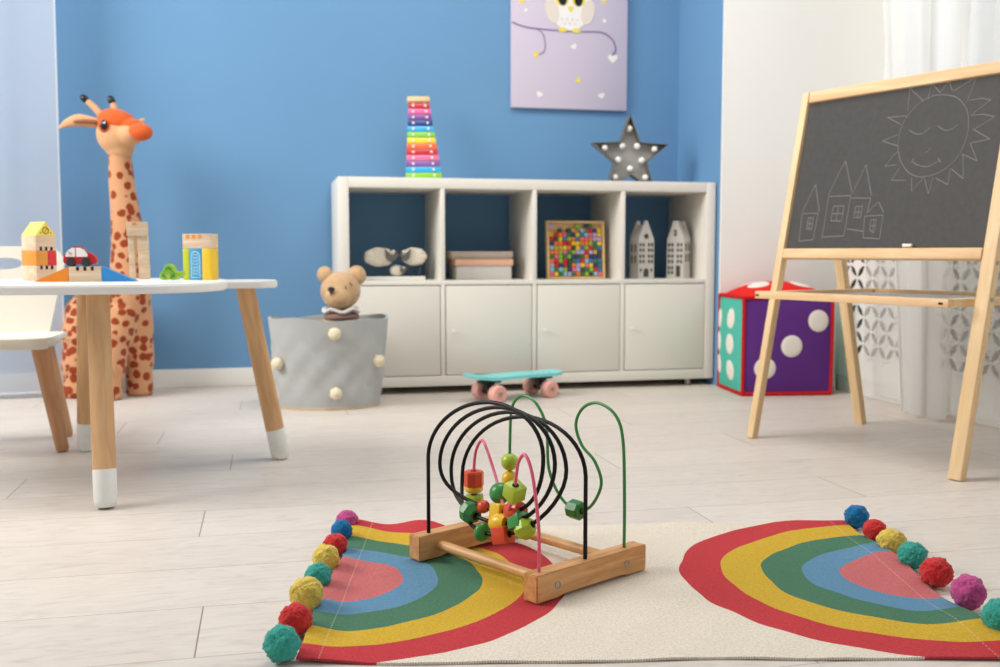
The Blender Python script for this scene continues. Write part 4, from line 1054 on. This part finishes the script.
yarn = {k: mat('yarn '+k, c, .95, .03, noise=.12, nscale=150, bump=.5, bscale=500, sheen=.2) for k, c in dict(pink=(196, 84, 142), blue=(30, 112, 166), red=(204, 54, 52), yellow=(222, 194, 92), teal=(62, 162, 146)).items()}
LP = [('pink', .018, .300, .021), ('blue', .019, .221, .021), ('red', .019, .142, .021), ('yellow', .021, .051, .024), ('teal', .020, -.038, .0225), ('yellow', .022, -.131, .0255), ('red', .020, -.225, .023), ('teal', .021, -.315, .0245)]
for i, (c, z, y, r) in enumerate(LP):
    me = pompom_mesh(r*.93, 5, i, .055); o = link('pompom', me, yarn[c], rug, (-HL-r*.62, y, r*.98), sharp=180)
    zl = min(v.co.z for v in me.vertices)
    o.location.z = -zl+.0005
    if o.location.z < 0: o.location.z = r
RP = [('blue', .297, .0225), ('red', .207, .0225), ('yellow', .135, .0245), ('teal', .048, .0235), ('red', -.040, .025), ('pink', -.143, .0255), ('teal', -.24, .027), ('yellow', -.305, .0245)]
for i, (c, y, r) in enumerate(RP):
    me = pompom_mesh(r*.93, 5, 20+i, .055); o = link('pompom', me, yarn[c], rug, (HL+r*.62, y, 0), sharp=180)
    o.location.z = -min(v.co.z for v in me.vertices)+.0005

# ------------------------------------------------------------------ bead maze
MZ = .0062
mz = thing('bead_maze', 'wooden bead maze toy with looping black, pink and green wires on the rug', 'toy', (.38, 1.415, MZ), math.radians(29.4))
BARW = wood('warm beech bar', (194, 138, 84), (222, 168, 110), 'x', 26, .4)
for v0 in (0, .281):
    q = B()
    pr = [(0, 0), (.045, 0), (.06, .003), (.19, .003), (.205, 0), (.25, 0), (.25, .042), (0, .042)]
    q.prism(pr, -.030, 0, Matrix.Rotation(PI/2, 4, 'X'), .0018)
    bo = q.build('base_bar', BARW, mz, (0, v0, 0))
    if v0 == 0:
        for a in (.044, .202):
            q = B(); q.lathe([(0, 0), (.0058, 0), (.0058, .0012), (.0042, .0016), (.0035, .0006), (0, .0006)], 18, Matrix.Translation((a, .0002, .020)) @ Matrix.Rotation(PI/2, 4, 'X')); q.build('screw', STEEL, bo)
DOW = wood('warm beech dowel', (204, 150, 94), (228, 178, 120), 'y', 26, .4)
for a in (.044, .202):
    q = B(); q.cyl((a, .029, .021), (a, .282, .021), .0085, seg=24); q.build('dowel', DOW, mz)
WBLK = mat('black coated wire', (10, 10, 10), .4, .25); WGRN = mat('green coated wire', (52, 128, 62), .3, .5); WPNK = mat('pink coated wire', (222, 92, 120), .3, .5)
# black coil: helix advancing along u
P = []
u0, u1 = .030, .118
NT = 3.5
def COIL(t_):
    """each turn sags a little lower and opens a little wider than the one before"""
    zc, rb, vc, ra = .197-.0140*t_, .0855+.0035*t_, .1627, .1318
    if t_ > 3: k = (t_-3)/.5; k = k*k*(3-2*k); vc += (.154-vc)*k; ra = .2945-vc
    sn = math.sin(2*PI*t_); vv = vc+ra*math.cos(2*PI*t_); low = max(0, -sn)**2
    return Vector((u0+(u1-u0)*t_/NT+low*(.02-.035*(t_-.75)), vv, zc+rb*sn-.165*(1-.8*low)*(vv-.16)))
for k in range(6): P.append((u0, .2945, .038+(COIL(0).z-.038)*k/6))
for k in range(int(NT*48)+1): P.append(COIL(k/48))
for k in range(1, 7): P.append((u1, .0135, COIL(NT).z-(COIL(NT).z-.038)*k/6))
B().tube(P, .0033, 12).build('black_wire', WBLK, mz)
gp_ = [(.210, .288, .038), (.210, .286, .10), (.210, .285, .18), (.210, .281, .235), (.210, .266, .258), (.210, .244, .265), (.210, .215, .252), (.210, .192, .215), (.210, .186, .145), (.210, .160, .102), (.210, .125, .084), (.210, .089, .094), (.210, .064, .136), (.210, .078, .172), (.210, .108, .196), (.210, .122, .229), (.210, .106, .259), (.210, .072, .271), (.210, .035, .256), (.210, .018, .217), (.210, .0135, .12), (.210, .0135, .038)]
B().tube(smooth_path(gp_, 8), .0027, 10).build('green_wire', WGRN, mz)
pk_ = [(.133, .2945, .038), (.133, .2955, .09), (.133, .2955, .135), (.133, .290, .170), (.130, .270, .192), (.121, .244, .174), (.110, .215, .145), (.092, .182, .120), (.068, .145, .106), (.048, .112, .116), (.036, .088, .145), (.030, .077, .175), (.027, .068, .200), (.023, .050, .213), (.020, .033, .192), (.018, .021, .148), (.018, .0145, .10), (.018, .0145, .038)]
PKS = smooth_path(pk_, 8)
B().tube(PKS, .0027, 10).build('pink_wire', WPNK, mz)
bc = dict(red=paint('bead red', (214, 74, 40), .3), green=paint('bead green', (60, 140, 66), .3), dgreen=paint('bead dark green', (54, 124, 60), .3), lime=paint('bead lime', (164, 188, 50), .3), yellow=paint('bead yellow', (230, 186, 40), .3))
def bead(kind, col, pos, axis, r, tilt=0):
    q = B(); r2 = .0034
    if kind == 'ball': prof = [(r2, -r*.95)]+[(max(r2, r*math.sin(a)), -r*math.cos(a)) for a in [PI*k/16 for k in range(1, 16)]]+[(r2, r*.95)]; q.lathe(prof, 28)
    elif kind == 'oval': prof = [(r2, -r*.62)]+[(max(r2, r*math.sin(a)), -r*.65*math.cos(a)) for a in [PI*k/16 for k in range(1, 16)]]+[(r2, r*.62)]; q.lathe(prof, 28)
    elif kind == 'disc': q.lathe([(r2, -r*.36), (r*.8, -r*.36), (r, -r*.15), (r, r*.15), (r*.8, r*.36), (r2, r*.36)], 28)
    elif kind == 'hex': q.lathe([(r2, -r*.8), (r*.88, -r*.8), (r, -r*.62), (r, r*.62), (r*.88, r*.8), (r2, r*.8)], 8)
    elif kind == 'barrel': q.lathe([(r2, -r*.95), (r*.72, -r*.95), (r*.95, -r*.4), (r, 0), (r*.95, r*.4), (r*.72, r*.95), (r2, r*.95)], 28)
    elif kind == 'facet': q.lathe([(r2, -r*.85), (r*.6, -r*.85), (r, -r*.3), (r, r*.3), (r*.6, r*.85), (r2, r*.85)], 8)
    elif kind == 'cube':
        q.box(-r*.82, r*.82, -r*.82, r*.82, -r*.82, r*.82, r*.10)
    Q = Vector(axis).normalized().to_track_quat('Z', 'Y') @ Euler((0, 0, tilt)).to_quaternion()
    o = q.build('bead', bc[col], mz, pos, Q.to_euler(), sharp=28)
    if kind in ('cube', 'hex', 'facet'):
        e = r*(.825 if kind == 'cube' else .80 if kind == 'hex' else .855)
        h = B()
        for s in (-1, 1): h.cyl((0, 0, s*e-.0002), (0, 0, s*e+.0003), r*.34, seg=18)
        h.build('bead_hole', DARK, o)
    return o
def tang(fn, t_): return fn(t_+.01)-fn(t_-.01)
for t_, k, c, r, tl in ((2.768, 'oval', 'green', .0160, 0), (2.712, 'cube', 'red', .0165, .1), (2.660, 'facet', 'lime', .0180, .2),
                        (1.825, 'facet', 'dgreen', .0195, .2), (1.73, 'barrel', 'yellow', .0165, 0), (1.680, 'cube', 'green', .0155, .3),
                        (.79, 'ball', 'red', .0110, 0), (.745, 'cube', 'yellow', .0145, .2), (.695, 'barrel', 'red', .0175, 0)):
    bead(k, c, COIL(t_), tang(COIL, t_), r, tl)
def at(Ps, z, lo, hi):
    i = min(range(lo, hi), key=lambda k: abs(Ps[k].z-z)); return Ps[i], Ps[min(i+1, len(Ps)-1)]-Ps[max(0, i-1)]
for z, k, c, r, tl in ((.121, 'hex', 'red', .0178, .2), (.100, 'disc', 'yellow', .0165, 0), (.079, 'hex', 'lime', .0168, .1)):
    p_, d_ = at(PKS, z, 0, 25); bead(k, c, p_, d_, r, tl)
p_, d_ = at(PKS, .121, 48, 62); bead('ball', 'green', p_, d_, .0180)
p_, d_ = at(PKS, .147, 72, 92); bead('cube', 'lime', p_, d_, .0160, .4)
GS = smooth_path(gp_, 8)
for z, k, c, r in ((.140, 'ball', 'lime', .0160), (.112, 'ball', 'yellow', .0150)):
    p_, d_ = at(GS, z, 0, 20); bead(k, c, p_, d_, r)
p_ = min(GS, key=lambda v: v.z if .05 < v.y < .2 else 9); bead('hex', 'dgreen', p_, (0, 1, .02), .0165, .15)

# ------------------------------------------------------------------ camera, world, light
cam = bpy.data.cameras.new('camera'); co = bpy.data.objects.new('camera', cam); C.objects.link(co)
co.location = (0, 0, .523); co.rotation_euler = (math.radians(90-4.52), 0, math.radians(-12.9))
cam.sensor_width = 36; cam.lens = 36.648; cam.clip_start = .05
cam.dof.use_dof = True; cam.dof.focus_distance = 1.58; cam.dof.aperture_fstop = 5.6
sc = bpy.context.scene; sc.camera = co
w_ = bpy.data.worlds.new('daylight'); sc.world = w_; w_.use_nodes = True
bg = w_.node_tree.nodes['Background']; bg.inputs['Color'].default_value = (.93, .96, 1.0, 1); bg.inputs['Strength'].default_value = .72
wt = w_.node_tree; wtc = wt.nodes.new('ShaderNodeTexCoord'); wsp = wt.nodes.new('ShaderNodeSeparateXYZ'); wt.links.new(wtc.outputs['Generated'], wsp.inputs[0])
wr = wt.nodes.new('ShaderNodeValToRGB'); wr.color_ramp.elements[0].position = .35; wr.color_ramp.elements[0].color = (.36, .37, .385, 1); wr.color_ramp.elements[1].position = .62; wr.color_ramp.elements[1].color = (.78, .92, 1.06, 1)
wt.links.new(wsp.outputs['X'], wr.inputs['Fac']); wt.links.new(wr.outputs['Color'], bg.inputs['Color']); bg.inputs['Strength'].default_value = 1.0
def area(name, loc, target, sx, sy, power, col):
    l = bpy.data.lights.new(name, 'AREA'); l.shape = 'RECTANGLE'; l.size = sx; l.size_y = sy; l.energy = power; l.color = col
    o = bpy.data.objects.new(name, l); C.objects.link(o); o.location = loc
    o.rotation_euler = (Vector(target)-Vector(loc)).to_track_quat('-Z', 'Y').to_euler(); return o
area('left window daylight', (-2.2, 2.5, 2.1), (1.0, 3.1, .5), 1.6, 1.4, 100, (1, .97, .935))
area('window daylight', (3.3, 2.0, 1.9), (1.2, 2.2, .7), 2.0, 1.4, 16, (.92, .97, 1))
area('added overhead fill', (.7, 2.55, 2.65), (.7, 2.65, 0), 1.4, 1.0, 36, (1, .955, .90))  # fill light added from above to brighten the floor, no visible source
sc.view_settings.view_transform = 'Standard'; sc.view_settings.look = 'None'; sc.view_settings.exposure = -.07; sc.view_settings.gamma = 1
sc.view_settings.use_curve_mapping = False
